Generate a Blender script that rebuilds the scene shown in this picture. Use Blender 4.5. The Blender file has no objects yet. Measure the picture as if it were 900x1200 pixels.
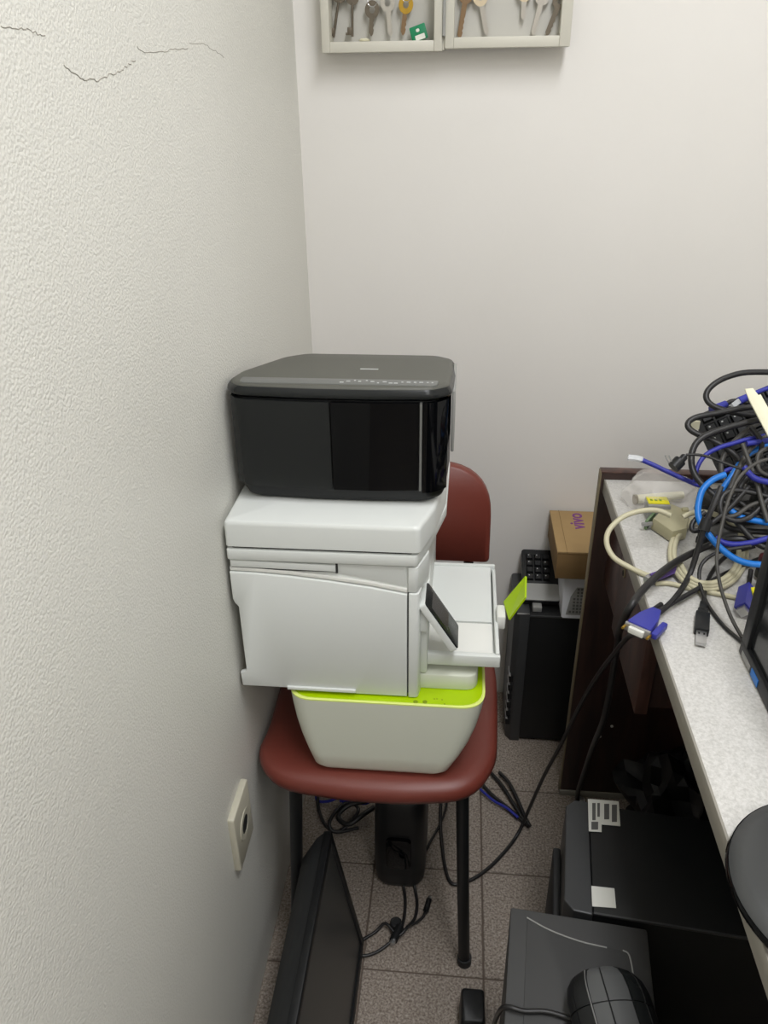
import bpy, bmesh, math, random
from mathutils import Vector, Matrix, noise

random.seed(7)
scene = bpy.context.scene
COL = scene.collection

# ------------------------------------------------------------------ camera
F_PX, PITCH, YAW, ROLL = 928.6, 0.494556, -0.100848, -0.013883
CAM = Vector((0, 0, 1.4))
_cy, _sy, _cp, _sp = math.cos(YAW), math.sin(YAW), math.cos(PITCH), math.sin(PITCH)
_fw = Vector((_sy*_cp, _cy*_cp, -_sp)); _r = Vector((_cy, -_sy, 0)); _u = _r.cross(_fw)
RIGHT = _r*math.cos(ROLL) + _u*math.sin(ROLL)
UP = -_r*math.sin(ROLL) + _u*math.cos(ROLL)
cam_d = bpy.data.cameras.new('camera')
cam_d.sensor_fit = 'VERTICAL'; cam_d.sensor_height = 36.0; cam_d.sensor_width = 27.0
cam_d.lens = 36.0*F_PX/1200.0
cam_d.clip_start = 0.02; cam_d.clip_end = 50
cam = bpy.data.objects.new('camera', cam_d); COL.objects.link(cam)
_m = Matrix((RIGHT, UP, -_fw)).transposed().to_4x4(); _m.translation = CAM
cam.matrix_world = _m
scene.camera = cam

# ------------------------------------------------------------------ world, exposure
world = bpy.data.worlds.new('world'); scene.world = world
world.use_nodes = True
world.node_tree.nodes['Background'].inputs[0].default_value = (0.8, 0.85, 0.9, 1)
world.node_tree.nodes['Background'].inputs[1].default_value = 0.05
vs = scene.view_settings
vs.view_transform = 'Standard'; vs.look = 'None'; vs.gamma = 1.0; vs.use_curve_mapping = False
vs.exposure = 0.0
scene.cycles.max_bounces = 6; scene.cycles.diffuse_bounces = 4; scene.cycles.glossy_bounces = 3; scene.cycles.transparent_max_bounces = 6

# ------------------------------------------------------------------ ceiling lamp and added fill lamp (light part)
def area(name, loc, sx, sy, power, col):
    l = bpy.data.lights.new(name, 'AREA'); l.shape = 'RECTANGLE'; l.size = sx; l.size_y = sy
    l.energy = power; l.color = col
    o = bpy.data.objects.new(name, l); COL.objects.link(o); o.location = loc
    return o
LAMPS = [((0.34, 0.30, 2.50), 0.30, 1.20, 21.8), ((0.75, -1.25, 2.50), 0.30, 1.20, 14.0)]  # second entry: unseen fill light added behind the camera
for lo, sx, sy, pw in LAMPS:
    area('ceiling_and_fill_light', lo, sx, sy, pw, (0.925, 0.945, 1.0))

# room extents
WL, WR, WB, WF, CE = -0.312, 1.5, 1.62, -2.2, 2.6

# ------------------------------------------------------------------ pixel helpers
def ray(x, y):
    return _fw + RIGHT*((x-450)/F_PX) + UP*((600-y)/F_PX)
def PY(x, y, Y):
    d = ray(x, y); return CAM + d*(Y/d.y)
def PX(x, y, X):
    d = ray(x, y); return CAM + d*(X/d.x)
def PZ(x, y, z):
    d = ray(x, y); return CAM + d*((z-CAM.z)/d.z)

# ------------------------------------------------------------------ materials
def lin(c):
    c = c/255.0
    return c/12.92 if c <= 0.04045 else ((c+0.055)/1.055)**2.4
def rgb(r, g, b): return (lin(r), lin(g), lin(b), 1)
MATS = {}
def mat(name, col, rough=0.5, metal=0.0, spec=0.5, var=0.0, vscale=20.0, bump=0.0, bscale=200.0, coat=0.0, alpha=None, trans=0.0, emit=None):
    m = bpy.data.materials.new(name); m.use_nodes = True
    nt = m.node_tree; b = nt.nodes['Principled BSDF']
    c = rgb(*col)
    b.inputs['Base Color'].default_value = c
    b.inputs['Roughness'].default_value = rough
    b.inputs['Metallic'].default_value = metal
    b.inputs['Specular IOR Level'].default_value = spec
    if coat: b.inputs['Coat Weight'].default_value = coat; b.inputs['Coat Roughness'].default_value = 0.05
    if alpha is not None: b.inputs['Alpha'].default_value = alpha
    if trans: b.inputs['Transmission Weight'].default_value = trans
    if emit: b.inputs['Emission Color'].default_value = rgb(*emit[0]); b.inputs['Emission Strength'].default_value = emit[1]
    if var or bump:
        tc = nt.nodes.new('ShaderNodeTexCoord')
    if var:
        n = nt.nodes.new('ShaderNodeTexNoise'); n.inputs['Scale'].default_value = vscale; n.inputs['Detail'].default_value = 6
        nt.links.new(tc.outputs['Object'], n.inputs['Vector'])
        mx = nt.nodes.new('ShaderNodeMix'); mx.data_type = 'RGBA'
        mx.inputs[6].default_value = tuple(max(0, v*(1-var)) for v in c[:3])+(1,)
        mx.inputs[7].default_value = tuple(min(1, v*(1+var)) for v in c[:3])+(1,)
        nt.links.new(n.outputs['Fac'], mx.inputs[0]); nt.links.new(mx.outputs[2], b.inputs['Base Color'])
    if bump:
        n2 = nt.nodes.new('ShaderNodeTexNoise'); n2.inputs['Scale'].default_value = bscale; n2.inputs['Detail'].default_value = 3
        nt.links.new(tc.outputs['Object'], n2.inputs['Vector'])
        bp = nt.nodes.new('ShaderNodeBump'); bp.inputs['Strength'].default_value = bump; bp.inputs['Distance'].default_value = 0.002
        nt.links.new(n2.outputs['Fac'], bp.inputs['Height']); nt.links.new(bp.outputs['Normal'], b.inputs['Normal'])
    MATS[name] = m
    return m

def wall_mat(name, col, strength, scale, dirt=0.0):
    m = bpy.data.materials.new(name); m.use_nodes = True
    nt = m.node_tree; b = nt.nodes['Principled BSDF']; L = nt.links.new
    b.inputs['Roughness'].default_value = 0.45; b.inputs['Specular IOR Level'].default_value = 0.4
    tc = nt.nodes.new('ShaderNodeTexCoord')
    n1 = nt.nodes.new('ShaderNodeTexNoise'); n1.inputs['Scale'].default_value = 2.5; n1.inputs['Detail'].default_value = 5
    L(tc.outputs['Object'], n1.inputs['Vector'])
    c = rgb(*col)
    mx = nt.nodes.new('ShaderNodeMix'); mx.data_type = 'RGBA'
    mx.inputs[6].default_value = (c[0]*0.94, c[1]*0.94, c[2]*0.93, 1); mx.inputs[7].default_value = (min(1, c[0]*1.04), min(1, c[1]*1.04), min(1, c[2]*1.04), 1)
    L(n1.outputs['Fac'], mx.inputs[0]); L(mx.outputs[2], b.inputs['Base Color'])
    # orange-peel plaster: two noise octaves and soft blobs
    n2 = nt.nodes.new('ShaderNodeTexNoise'); n2.inputs['Scale'].default_value = scale; n2.inputs['Detail'].default_value = 2; n2.inputs['Roughness'].default_value = 0.5
    v = nt.nodes.new('ShaderNodeTexVoronoi'); v.feature = 'F1'; v.inputs['Scale'].default_value = scale*0.9
    L(tc.outputs['Object'], n2.inputs['Vector']); L(tc.outputs['Object'], v.inputs['Vector'])
    ad = nt.nodes.new('ShaderNodeMath'); ad.operation = 'SUBTRACT'
    hv = nt.nodes.new('ShaderNodeMath'); hv.operation = 'MULTIPLY'; hv.inputs[1].default_value = 0.8; L(v.outputs['Distance'], hv.inputs[0])
    L(n2.outputs['Fac'], ad.inputs[0]); L(hv.outputs[0], ad.inputs[1])
    bp = nt.nodes.new('ShaderNodeBump'); bp.inputs['Strength'].default_value = strength; bp.inputs['Distance'].default_value = 0.003
    L(ad.outputs[0], bp.inputs['Height']); L(bp.outputs['Normal'], b.inputs['Normal'])
    MATS[name] = m
    return m

def speckle_mat(name, base, dark, light, scale, rough, spec=0.4, big=0.35):
    m = bpy.data.materials.new(name); m.use_nodes = True
    nt = m.node_tree; b = nt.nodes['Principled BSDF']; L = nt.links.new
    b.inputs['Roughness'].default_value = rough; b.inputs['Specular IOR Level'].default_value = spec
    g = nt.nodes.new('ShaderNodeNewGeometry')
    n = nt.nodes.new('ShaderNodeTexNoise'); n.inputs['Scale'].default_value = scale; n.inputs['Detail'].default_value = 3; n.inputs['Roughness'].default_value = 0.7
    L(g.outputs['Position'], n.inputs['Vector'])
    cr = nt.nodes.new('ShaderNodeValToRGB'); e = cr.color_ramp.elements
    e[0].position = 0.34; e[0].color = rgb(*dark); e[1].position = 0.68; e[1].color = rgb(*light)
    mid = cr.color_ramp.elements.new(0.5); mid.color = rgb(*base)
    L(n.outputs['Fac'], cr.inputs[0])
    n3 = nt.nodes.new('ShaderNodeTexNoise'); n3.inputs['Scale'].default_value = 5; n3.inputs['Detail'].default_value = 4
    L(g.outputs['Position'], n3.inputs['Vector'])
    mx = nt.nodes.new('ShaderNodeMix'); mx.data_type = 'RGBA'; mx.blend_type = 'MULTIPLY'; mx.inputs[0].default_value = big
    L(cr.outputs[0], mx.inputs[6]); L(n3.outputs['Color'], mx.inputs[7])
    hs = nt.nodes.new('ShaderNodeHueSaturation'); hs.inputs['Saturation'].default_value = 1.0
    # only the brightness of the large noise matters
    bw = nt.nodes.new('ShaderNodeRGBToBW'); L(n3.outputs['Color'], bw.inputs[0]); L(bw.outputs[0], mx.inputs[7])
    L(mx.outputs[2], b.inputs['Base Color'])
    MATS[name] = m
    return m

def wood_mat(name, c1, c2, rough, stretch):
    m = bpy.data.materials.new(name); m.use_nodes = True
    nt = m.node_tree; b = nt.nodes['Principled BSDF']; L = nt.links.new
    b.inputs['Roughness'].default_value = rough
    g = nt.nodes.new('ShaderNodeNewGeometry'); mp = nt.nodes.new('ShaderNodeMapping'); mp.inputs['Scale'].default_value = stretch
    L(g.outputs['Position'], mp.inputs['Vector'])
    n = nt.nodes.new('ShaderNodeTexNoise'); n.inputs['Scale'].default_value = 6; n.inputs['Detail'].default_value = 7; n.inputs['Distortion'].default_value = 0.8
    L(mp.outputs[0], n.inputs['Vector'])
    cr = nt.nodes.new('ShaderNodeValToRGB'); e = cr.color_ramp.elements
    e[0].position = 0.35; e[0].color = rgb(*c1); e[1].position = 0.65; e[1].color = rgb(*c2)
    L(n.outputs['Fac'], cr.inputs[0]); L(cr.outputs[0], b.inputs['Base Color'])
    MATS[name] = m
    return m

wall_mat('plaster_rough', (222, 221, 213), 0.22, 370)
wall_mat('plaster_smooth', (234, 231, 226), 0.05, 60)
mat('crack', (168, 164, 154), 0.9)
mat('grout', (102, 90, 80), 0.9, var=0.2)
speckle_mat('tile', (158, 146, 134), (112, 98, 88), (196, 186, 174), 240, 0.45)
speckle_mat('laminate', (208, 206, 201), (194, 192, 187), (221, 219, 215), 260, 0.35, big=0.10)
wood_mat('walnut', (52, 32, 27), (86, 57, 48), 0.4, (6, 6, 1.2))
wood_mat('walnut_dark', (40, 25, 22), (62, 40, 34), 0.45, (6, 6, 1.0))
mat('edge_grey', (150, 146, 136), 0.45, var=0.05)
mat('edge_tan', (128, 116, 90), 0.55, var=0.1)
mat('white_plastic', (219, 222, 218), 0.38, spec=0.45, bump=0.03, bscale=900)
mat('white_gloss', (228, 228, 222), 0.18, spec=0.5)
mat('white_shadow_gap', (48, 48, 46), 0.7)
mat('cream_plastic', (214, 217, 202), 0.36, spec=0.45)
mat('lime', (172, 206, 0), 0.35, spec=0.4)
mat('lime_pale', (226, 240, 130), 0.4)
mat('lime_dark', (128, 150, 10), 0.5)
mat('black_plastic', (24, 25, 26), 0.42, spec=0.35, bump=0.05, bscale=600)
mat('black_matte', (30, 31, 32), 0.6, bump=0.05, bscale=500)
mat('black_gloss', (8, 9, 11), 0.05, spec=0.22)
mat('black_satin', (33, 35, 35), 0.26, spec=0.28)
mat('lid_grey', (84, 84, 77), 0.5, bump=0.08, bscale=700)
mat('panel_grey', (108, 109, 106), 0.4)
mat('print_light', (190, 192, 190), 0.5)
mat('steel_dark', (60, 61, 62), 0.45, metal=0.1, bump=0.05, bscale=700)
mat('case_grey', (66, 66, 66), 0.5, bump=0.05, bscale=700)
mat('silver', (190, 190, 190), 0.3, metal=0.9)
mat('grey_plastic', (150, 150, 146), 0.45)
mat('grey_dark_plastic', (60, 61, 61), 0.32)
mat('screen', (28, 30, 31), 0.16, spec=0.5)
mat('screen_lcd', (58, 59, 57), 0.35)
mat('panel_screen', (58, 58, 56), 0.12, spec=0.6)
mat('vinyl_red', (112, 52, 42), 0.42, var=0.12, vscale=9, bump=0.08, bscale=350)
mat('vinyl_seam', (66, 24, 20), 0.5)
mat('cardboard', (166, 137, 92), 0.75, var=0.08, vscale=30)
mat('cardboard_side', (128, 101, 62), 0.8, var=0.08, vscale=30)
mat('purple', (118, 56, 128), 0.6)
mat('router_white', (218, 220, 224), 0.4)
mat('cable_black', (32, 31, 31), 0.42)
mat('cable_grey', (64, 62, 58), 0.5)
mat('cable_blue', (42, 48, 150), 0.45)
mat('cable_sky', (18, 116, 205), 0.4)
mat('cable_beige', (196, 190, 160), 0.5)
mat('beige_plastic', (176, 170, 138), 0.5)
mat('vga_blue', (50, 54, 148), 0.42)
mat('vga_purple', (92, 68, 138), 0.45)
mat('yellow_tag', (230, 220, 20), 0.5)
mat('ivory', (232, 228, 200), 0.5)
mat('pcb_green', (112, 136, 100), 0.5)
mat('clear_plug', (225, 228, 230), 0.15, alpha=0.55)
mat('bag_clear', (232, 228, 222), 0.22, alpha=0.30, bump=0.3, bscale=60)
mat('bag_black', (9, 9, 10), 0.45, spec=0.3)
mat('paper_label', (224, 224, 216), 0.6)
mat('label_print', (96, 96, 94), 0.6)
mat('outlet', (196, 192, 174), 0.4)
mat('hole', (12, 11, 10), 0.8)
mat('cabinet_frame', (206, 203, 190), 0.45)
mat('cabinet_back', (188, 186, 178), 0.5)
mat('key_dark', (112, 104, 92), 0.4, metal=0.8)
mat('key_brass', (186, 150, 62), 0.3, metal=0.85)
mat('key_silver', (188, 184, 176), 0.28, metal=0.9)
mat('key_bronze', (132, 108, 82), 0.4, metal=0.7)
mat('key_plastic', (206, 190, 160), 0.5)
mat('tag_green', (10, 128, 84), 0.4)
mat('white_paint', (222, 221, 214), 0.6)
mat('fixture', (235, 235, 232), 0.5)
mat('diffuser', (255, 250, 235), 0.5, emit=((255, 248, 232), 3.0))
mat('facet_grey', (86, 87, 87), 0.34)
mat('maroon', (74, 22, 26), 0.5)

# ------------------------------------------------------------------ mesh helpers
class MB:
    def __init__(s): s.v = []; s.f = []
    def add(s, vs_, fs, M=None):
        o = len(s.v)
        s.v += [(M @ Vector(p)) if M else Vector(p) for p in vs_]
        s.f += [tuple(i+o for i in f) for f in fs]
        return s
    def bm(s, b, M=None):
        b.verts.ensure_lookup_table(); b.verts.index_update()
        s.add([v.co.copy() for v in b.verts], [tuple(v.index for v in f.verts) for f in b.faces], M); b.free(); return s
    def box(s, x0, x1, y0, y1, z0, z1, bev=0.0, seg=2, M=None):
        b = bmesh.new(); bmesh.ops.create_cube(b, size=1)
        bmesh.ops.scale(b, vec=(abs(x1-x0), abs(y1-y0), abs(z1-z0)), verts=b.verts)
        bmesh.ops.translate(b, vec=((x0+x1)/2, (y0+y1)/2, (z0+z1)/2), verts=b.verts)
        if bev: bmesh.ops.bevel(b, geom=b.edges[:], offset=bev, segments=seg, profile=0.5, affect='EDGES')
        return s.bm(b, M)
    def prism(s, poly, a0, a1, axis='z', bev=0.0, seg=2, M=None):
        """poly: 2D points; axis z -> (x,y), axis y -> (x,z), axis x -> (y,z)"""
        def p3(p, a):
            return {'z': (p[0], p[1], a), 'y': (p[0], a, p[1]), 'x': (a, p[0], p[1])}[axis]
        b = bmesh.new()
        lo = [b.verts.new(p3(p, a0)) for p in poly]; hi = [b.verts.new(p3(p, a1)) for p in poly]
        n = len(poly); b.faces.new(lo); b.faces.new(hi)
        for i in range(n): b.faces.new((lo[i], lo[(i+1) % n], hi[(i+1) % n], hi[i]))
        bmesh.ops.recalc_face_normals(b, faces=b.faces[:])
        if bev:
            es = [e for e in b.edges if (e.verts[0] in lo) == (e.verts[1] in lo)]
            bmesh.ops.bevel(b, geom=es, offset=bev, segments=seg, profile=0.5, affect='EDGES', clamp_overlap=True)
        return s.bm(b, M)
    def loft(s, loops, cap0=True, cap1=True, M=None):
        n = len(loops[0]); vs_ = [p for l in loops for p in l]; fs = []
        for k in range(len(loops)-1):
            for i in range(n):
                j = (i+1) % n
                fs.append((k*n+i, k*n+j, (k+1)*n+j, (k+1)*n+i))
        if cap0: fs.append(tuple(reversed(range(n))))
        if cap1: fs.append(tuple(range((len(loops)-1)*n, len(loops)*n)))
        return s.add(vs_, fs, M)
    def tube(s, pts, r, n=8, smooth=4, closed=False, r2=None):
        P = [Vector(p) for p in pts]
        if smooth and len(P) > 2: P = spline(P, smooth, closed)
        loops = []; prev = None
        for i, p in enumerate(P):
            a = P[i-1] if (i > 0 or closed) else p; c = P[(i+1) % len(P)] if (i < len(P)-1 or closed) else p
            t = (c-a).normalized() if (c-a).length > 1e-9 else Vector((0, 0, 1))
            if prev is None:
                q = t.cross(Vector((0, 0, 1)));  q = q if q.length > 1e-3 else t.cross(Vector((1, 0, 0)))
            else: q = prev - t*prev.dot(t)
            if q.length < 1e-6: q = t.orthogonal()
            q.normalize(); prev = q; w = t.cross(q)
            rr = r if r2 is None else r+(r2-r)*i/(len(P)-1)
            loops.append([p+(q*math.cos(2*math.pi*k/n)+w*math.sin(2*math.pi*k/n))*rr for k in range(n)])
        if closed: loops.append(loops[0])
        return s.loft(loops, not closed, not closed)
    def cyl(s, a, b, r, n=16, r2=None):
        return s.tube([a, b], r, n, 0, False, r2)
    def lathe(s, prof, c, n=32, M=None):
        loops = [[(c[0]+r*math.cos(2*math.pi*k/n), c[1]+r*math.sin(2*math.pi*k/n), c[2]+z) for k in range(n)] for r, z in prof]
        return s.loft(loops, M=M)
    def plate(s, q, t):
        """a quad of 4 points made t thick against its normal"""
        q = [Vector(p) for p in q]; nrm = (q[1]-q[0]).cross(q[3]-q[0]).normalized()*t
        return s.loft([[p-nrm for p in q], q])
    def build(s, name, m, parent=None, base=None, smooth=40):
        lo = Vector((0, 0, 0))
        if parent is not None:
            p = parent
            while p is not None: lo = lo + p.location; p = p.parent
        off = Vector((0, 0, 0))
        if parent is None:
            if base is None:
                xs = [v.x for v in s.v]; ys = [v.y for v in s.v]; zs = [v.z for v in s.v]
                off = Vector(((min(xs)+max(xs))/2, (min(ys)+max(ys))/2, min(zs)))
            else: off = Vector(base)
        me = bpy.data.meshes.new(name)
        me.from_pydata([tuple(v-lo-off) for v in s.v], [], s.f); me.update()
        b = bmesh.new(); b.from_mesh(me); bmesh.ops.recalc_face_normals(b, faces=b.faces[:]); b.to_mesh(me); b.free()
        me.shade_smooth(); me.set_sharp_from_angle(angle=math.radians(smooth))
        me.materials.append(MATS[m])
        o = bpy.data.objects.new(name, me); COL.objects.link(o); o.location = off
        if parent is not None: o.parent = parent
        return o

def spline(P, k=4, closed=False):
    out = []; n = len(P)
    rng = n if closed else n-1
    for i in range(rng):
        p1, p2 = P[i], P[(i+1) % n]
        p0 = P[i-1] if (i > 0 or closed) else p1*2-p2
        p3 = P[(i+2) % n] if (i+2 < n or closed) else p2*2-p1
        for j in range(k):
            t = j/k
            out.append(0.5*((2*p1)+(p2-p0)*t+(2*p0-5*p1+4*p2-p3)*t*t+(3*p1-p0-3*p2+p3)*t**3))
    if not closed: out.append(P[-1])
    return out

def rpoly(pts, rads, seg=5):
    """2D polygon with filleted corners"""
    out = []; n = len(pts)
    if not hasattr(rads, '__len__'): rads = [rads]*n
    for i in range(n):
        p = Vector(pts[i]); a = Vector(pts[i-1]); c = Vector(pts[(i+1) % n]); r = rads[i]
        if r <= 0: out += [tuple(p)]*1; continue
        d1 = (a-p).normalized(); d2 = (c-p).normalized()
        ang = d1.angle(d2); d = min(r/math.tan(ang/2), (a-p).length*0.49, (c-p).length*0.49)
        s0, s1 = p+d1*d, p+d2*d
        for k in range(seg+1):
            t = k/seg
            out.append(tuple(s0*(1-t)**2+p*2*t*(1-t)+s1*t*t))
    return out
def rrect(x0, x1, y0, y1, r, seg=5):
    return rpoly([(x0, y0), (x1, y0), (x1, y1), (x0, y1)], r, seg)

def tag(o, label, cat, group=None, kind=None):
    if label: o['label'] = label
    if cat: o['category'] = cat
    if group: o['group'] = group
    if kind: o['kind'] = kind
    return o
def thing(name, label, cat, base, group=None):
    o = bpy.data.objects.new(name, None); COL.objects.link(o)
    o.location = base; o.empty_display_size = 0.05
    return tag(o, label, cat, group)
def struct(o): o['kind'] = 'structure'; return o
def part_label(o, s): o['label'] = s; return o

def text_mb(body, size, M, ext=0.0006):
    cu = bpy.data.curves.new('lettering', 'FONT'); cu.body = body; cu.size = size; cu.extrude = ext; cu.offset = size*.018
    cu.align_x = 'CENTER'; cu.align_y = 'CENTER'; cu.resolution_u = 3
    t = bpy.data.objects.new('lettering', cu); COL.objects.link(t)
    me = bpy.data.meshes.new_from_object(t.evaluated_get(bpy.context.evaluated_depsgraph_get()))
    mb = MB().add([v.co.copy() for v in me.vertices], [tuple(p.vertices) for p in me.polygons], M)
    bpy.data.objects.remove(t); bpy.data.curves.remove(cu); bpy.data.meshes.remove(me)
    return mb
def basis(o, x, y, z):
    M = Matrix((x, y, z)).transposed().to_4x4(); M.translation = o; return M

# ================================================================== THE ROOM
T = 0.08
struct(MB().box(WL-T, WL, WF-T, WB+T, -0.02, CE).build('wall_left', 'plaster_rough'))
wall_left = bpy.data.objects['wall_left']
struct(MB().box(WL, WR, WB, WB+T, -0.02, CE).build('wall_back', 'plaster_smooth'))
struct(MB().box(WR, WR+T, WF, WB+T, -0.02, CE).build('wall_right', 'plaster_smooth'))
struct(MB().box(WL, WR+T, WF-T, WF, -0.02, CE).build('wall_front', 'plaster_smooth'))
struct(MB().box(WL-T, WR+T, WF-T, WB+T, CE, CE+0.05).build('ceiling', 'white_paint'))
floor = struct(MB().box(WL-T, WR+T, WF-T, WB+T, -0.05, -0.0025).build('floor', 'grout'))
# tiles
PIT, GAP = 0.2172, 0.0032
x0 = 0.0795; y0 = 1.0745
def tile_mb(xa, xb, ya, yb):
    c = 0.0012
    lo = [(xa, ya, -0.0035), (xb, ya, -0.0035), (xb, yb, -0.0035), (xa, yb, -0.0035)]
    mi = [(x, y, -0.0012) for x, y, z in lo]
    hi = [(xa+c, ya+c, 0), (xb-c, ya+c, 0), (xb-c, yb-c, 0), (xa+c, yb-c, 0)]
    return MB().loft([lo, mi, hi])
full = None
for i in range(-2, 8):
    for j in range(-16, 4):
        xa, xb = x0+i*PIT+GAP/2, x0+(i+1)*PIT-GAP/2
        ya, yb = y0+j*PIT+GAP/2, y0+(j+1)*PIT-GAP/2
        cxa, cxb, cya, cyb = max(xa, WL), min(xb, WR), max(ya, WF), min(yb, WB)
        if cxb-cxa < 0.01 or cyb-cya < 0.01: continue
        if (cxa, cxb, cya, cyb) == (xa, xb, ya, yb):
            if full is None:
                _t0 = tile_mb(-PIT/2+GAP/2, PIT/2-GAP/2, -PIT/2+GAP/2, PIT/2-GAP/2).build('tile', 'tile', base=(0, 0, 0))
                full = _t0.data; bpy.data.objects.remove(_t0)
            o = bpy.data.objects.new('tile', full); COL.objects.link(o)
            o.location = Vector(((xa+xb)/2, (ya+yb)/2, random.uniform(-0.0004, 0)))-floor.location
            o.parent = floor
        else:
            tile_mb(cxa, cxb, cya, cyb).build('tile', 'tile', floor)

# hairline cracks in the left plaster
def crack(pix, w=0.0009):
    pts = [PX(x, y, WL) for x, y in pix]
    S = spline(pts, 5)
    S = [p+Vector((0, random.uniform(-.0015, .0015), random.uniform(-.0012, .0012))) for p in S]
    MB().tube(S, w, 5, 0).build('crack', 'crack', wall_left)
crack([(0, 30), (15, 31), (30, 34), (42, 38), (52, 43)], 0.0004)
crack([(74, 75), (88, 88), (102, 93), (115, 94), (127, 88), (140, 84), (150, 76), (158, 71)], 0.0005)
crack([(160, 55), (172, 61), (190, 60), (205, 57), (220, 58)], 0.0004)
crack([(222, 51), (238, 52), (250, 58), (262, 67)], 0.0003)

# ceiling lamp, and the fill lamp added out of view (fixtures)
for k, (lo, sx, sy, pw) in enumerate(LAMPS):
    f = thing('ceiling_and_fill_lamp', ['flat white ceiling lamp above the printer chair', 'added flat white fill lamp on the ceiling behind the camera'][k], 'lamp', (lo[0], lo[1], CE))
    MB().box(lo[0]-sx/2-.03, lo[0]+sx/2+.03, lo[1]-sy/2-.03, lo[1]+sy/2+.03, 2.545, CE, .006).build('housing', 'fixture', f)
    MB().box(lo[0]-sx/2, lo[0]+sx/2, lo[1]-sy/2, lo[1]+sy/2, 2.53, 2.55, .004).build('diffuser', 'diffuser', f)

# wall socket plate
so = thing('wall_socket', 'beige socket plate with one round hole low on the rough wall', 'socket', (WL, .81, .356))
MB().prism(rrect(.770, .851, .356, .467, .004, 3), WL-.001, WL+.010, 'x', .003).build('plate', 'outlet', so)
_sc = (.812, .412)
def ringx(cy, cz, r0, r1, xa, xb, n=24):
    mb = MB()
    prof = [(r0, xa), (r0, xb), (r1, xb), (r1, xa), (r0, xa)]
    loops = [[(x, cy+r*math.cos(2*math.pi*k/n), cz+r*math.sin(2*math.pi*k/n)) for k in range(n)] for r, x in prof]
    return mb.loft(loops, False, False)
ringx(_sc[0], _sc[1], .0145, .024, WL+.009, WL+.0112).build('socket_ring', 'outlet', so)
MB().cyl((WL+.006, _sc[0], _sc[1]), (WL+.0106, _sc[0], _sc[1]), .0147, 24).build('socket_hole', 'hole', so)

# ================================================================== CHAIR
ch = thing('side_chair', 'dark red vinyl chair with black tube legs carrying the stacked printers', 'chair', (-.112, 1.05, 0))
seat_pl = [(-.300, .99), (-.303, .92), (-.262, .872), (-.18, .858), (-.112, .855), (-.04, .858), (.035, .874), (.074, .925), (.084, 1.0), (.084, 1.18), (.05, 1.235), (-.11, 1.245), (-.27, 1.235), (-.302, 1.18)]
sp = [Vector((x, y, 0)) for x, y in seat_pl]
sp = spline(sp, 4, True); cc = Vector((-.112, 1.05, 0))
def seat_loop(sc, z, droop=0):
    out = []
    for p in sp:
        q = cc+(p-cc)*sc
        d = max(0, (.93-q.y)/.08)
        out.append((max(q.x, -.3085), q.y, z-droop*d*d))
    return out
MB().loft([seat_loop(.93, .424, .006), seat_loop(.985, .428, .006), seat_loop(1.0, .438, .006), seat_loop(.992, .449, .006), seat_loop(.96, .4545, .005), seat_loop(.88, .456, .001), seat_loop(.5, .4558)]).build('seat', 'vinyl_red', ch, smooth=60)
MB().loft([seat_loop(.90, .418), seat_loop(.93, .424)]).build('seat_base', 'vinyl_seam', ch)
# backrest: gently curved rounded pad
bp = rpoly([(-.29, .625), (.066, .625), (.064, .812), (-.288, .812)], [.025, .012, .10, .10], 9)
def bk(sc, Y):
    out = []
    for x, z in bp:
        x2 = -.112+(x+.112)*sc; z2 = .715+(z-.715)*sc
        out.append((x2, Y-.020*((x2+.112)/.175)**2+.10*(z2-.62)*0.4, z2))
    return out
MB().loft([bk(.97, 1.262), bk(1.0, 1.268), bk(1.0, 1.282), bk(.97, 1.288)]).build('backrest', 'vinyl_red', ch, smooth=60)
LR = .0105
for sx, top, bot in ((0, -.238, -.262), (1, .027, .045)):
    MB().tube([(top, .892, .426), (top+(bot-top)*.5, .888, .2), (bot, .884, .0)], LR, 14, 4).build('leg', 'black_plastic', ch)
    MB().cyl((bot, .884, 0.0), (bot, .884, .016), LR+.0025, 14).build('foot_cap', 'black_matte', ch)
    xx = (-.250, .030)[sx]
    MB().tube([(xx, 1.205, .426), (xx, 1.235, .2), (xx, 1.262, .0)], LR, 14, 4).build('leg', 'black_plastic', ch)
    MB().tube([(xx, 1.20, .416), (xx, 1.262, .42), (xx, 1.297, .48), (xx, 1.304, .62), (xx, 1.306, .74)], LR*.9, 12, 5).build('back_tube', 'black_plastic', ch)
for yy, xa, xb in ((.90, -.244, .030), (1.2, -.25, .03)):
    MB().tube([(xa, yy, .412), (xb, yy, .412)], .008, 10, 0).build('seat_rail', 'black_plastic', ch)

# ================================================================== LIME PRINTER (lowest of the stack)
lp = thing('inkjet_printer', 'small cream inkjet printer with lime green top resting on the chair seat', 'printer', (-.095, 1.0, .4565))
def lime_loop(t, inset=0.0, z=None, dy=0):
    # t: 0 bottom .. 1 rim
    xl = -.203+(-.238+.203)*t-.006*math.sin(t*math.pi); xr = .000+(.0545)*t+.010*math.sin(t*math.pi)
    yf = .884-.003*t; yb = 1.10+.04*t
    z = .457+(.6045-.457)*t if z is None else z
    return [(x, y, z) for x, y in rrect(xl+inset, xr-inset, yf+inset, yb-inset, .022+.016*t, 7)]
MB().loft([lime_loop(0, .012, .4567), lime_loop(0.03, .004), lime_loop(.08), lime_loop(.25), lime_loop(.45), lime_loop(.65), lime_loop(.85), lime_loop(.985)]).build('body', 'cream_plastic', lp, smooth=60)
MB().loft([lime_loop(.985, .0), lime_loop(1, 0), lime_loop(1, .0025, .6058), lime_loop(1, .004, .605)], True, False).build('rim', 'lime_pale', lp, smooth=60)
ltop = MB().loft([lime_loop(1, .004, .600), lime_loop(1, .004, .6048)]).build('top_panel', 'lime', lp)
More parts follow.
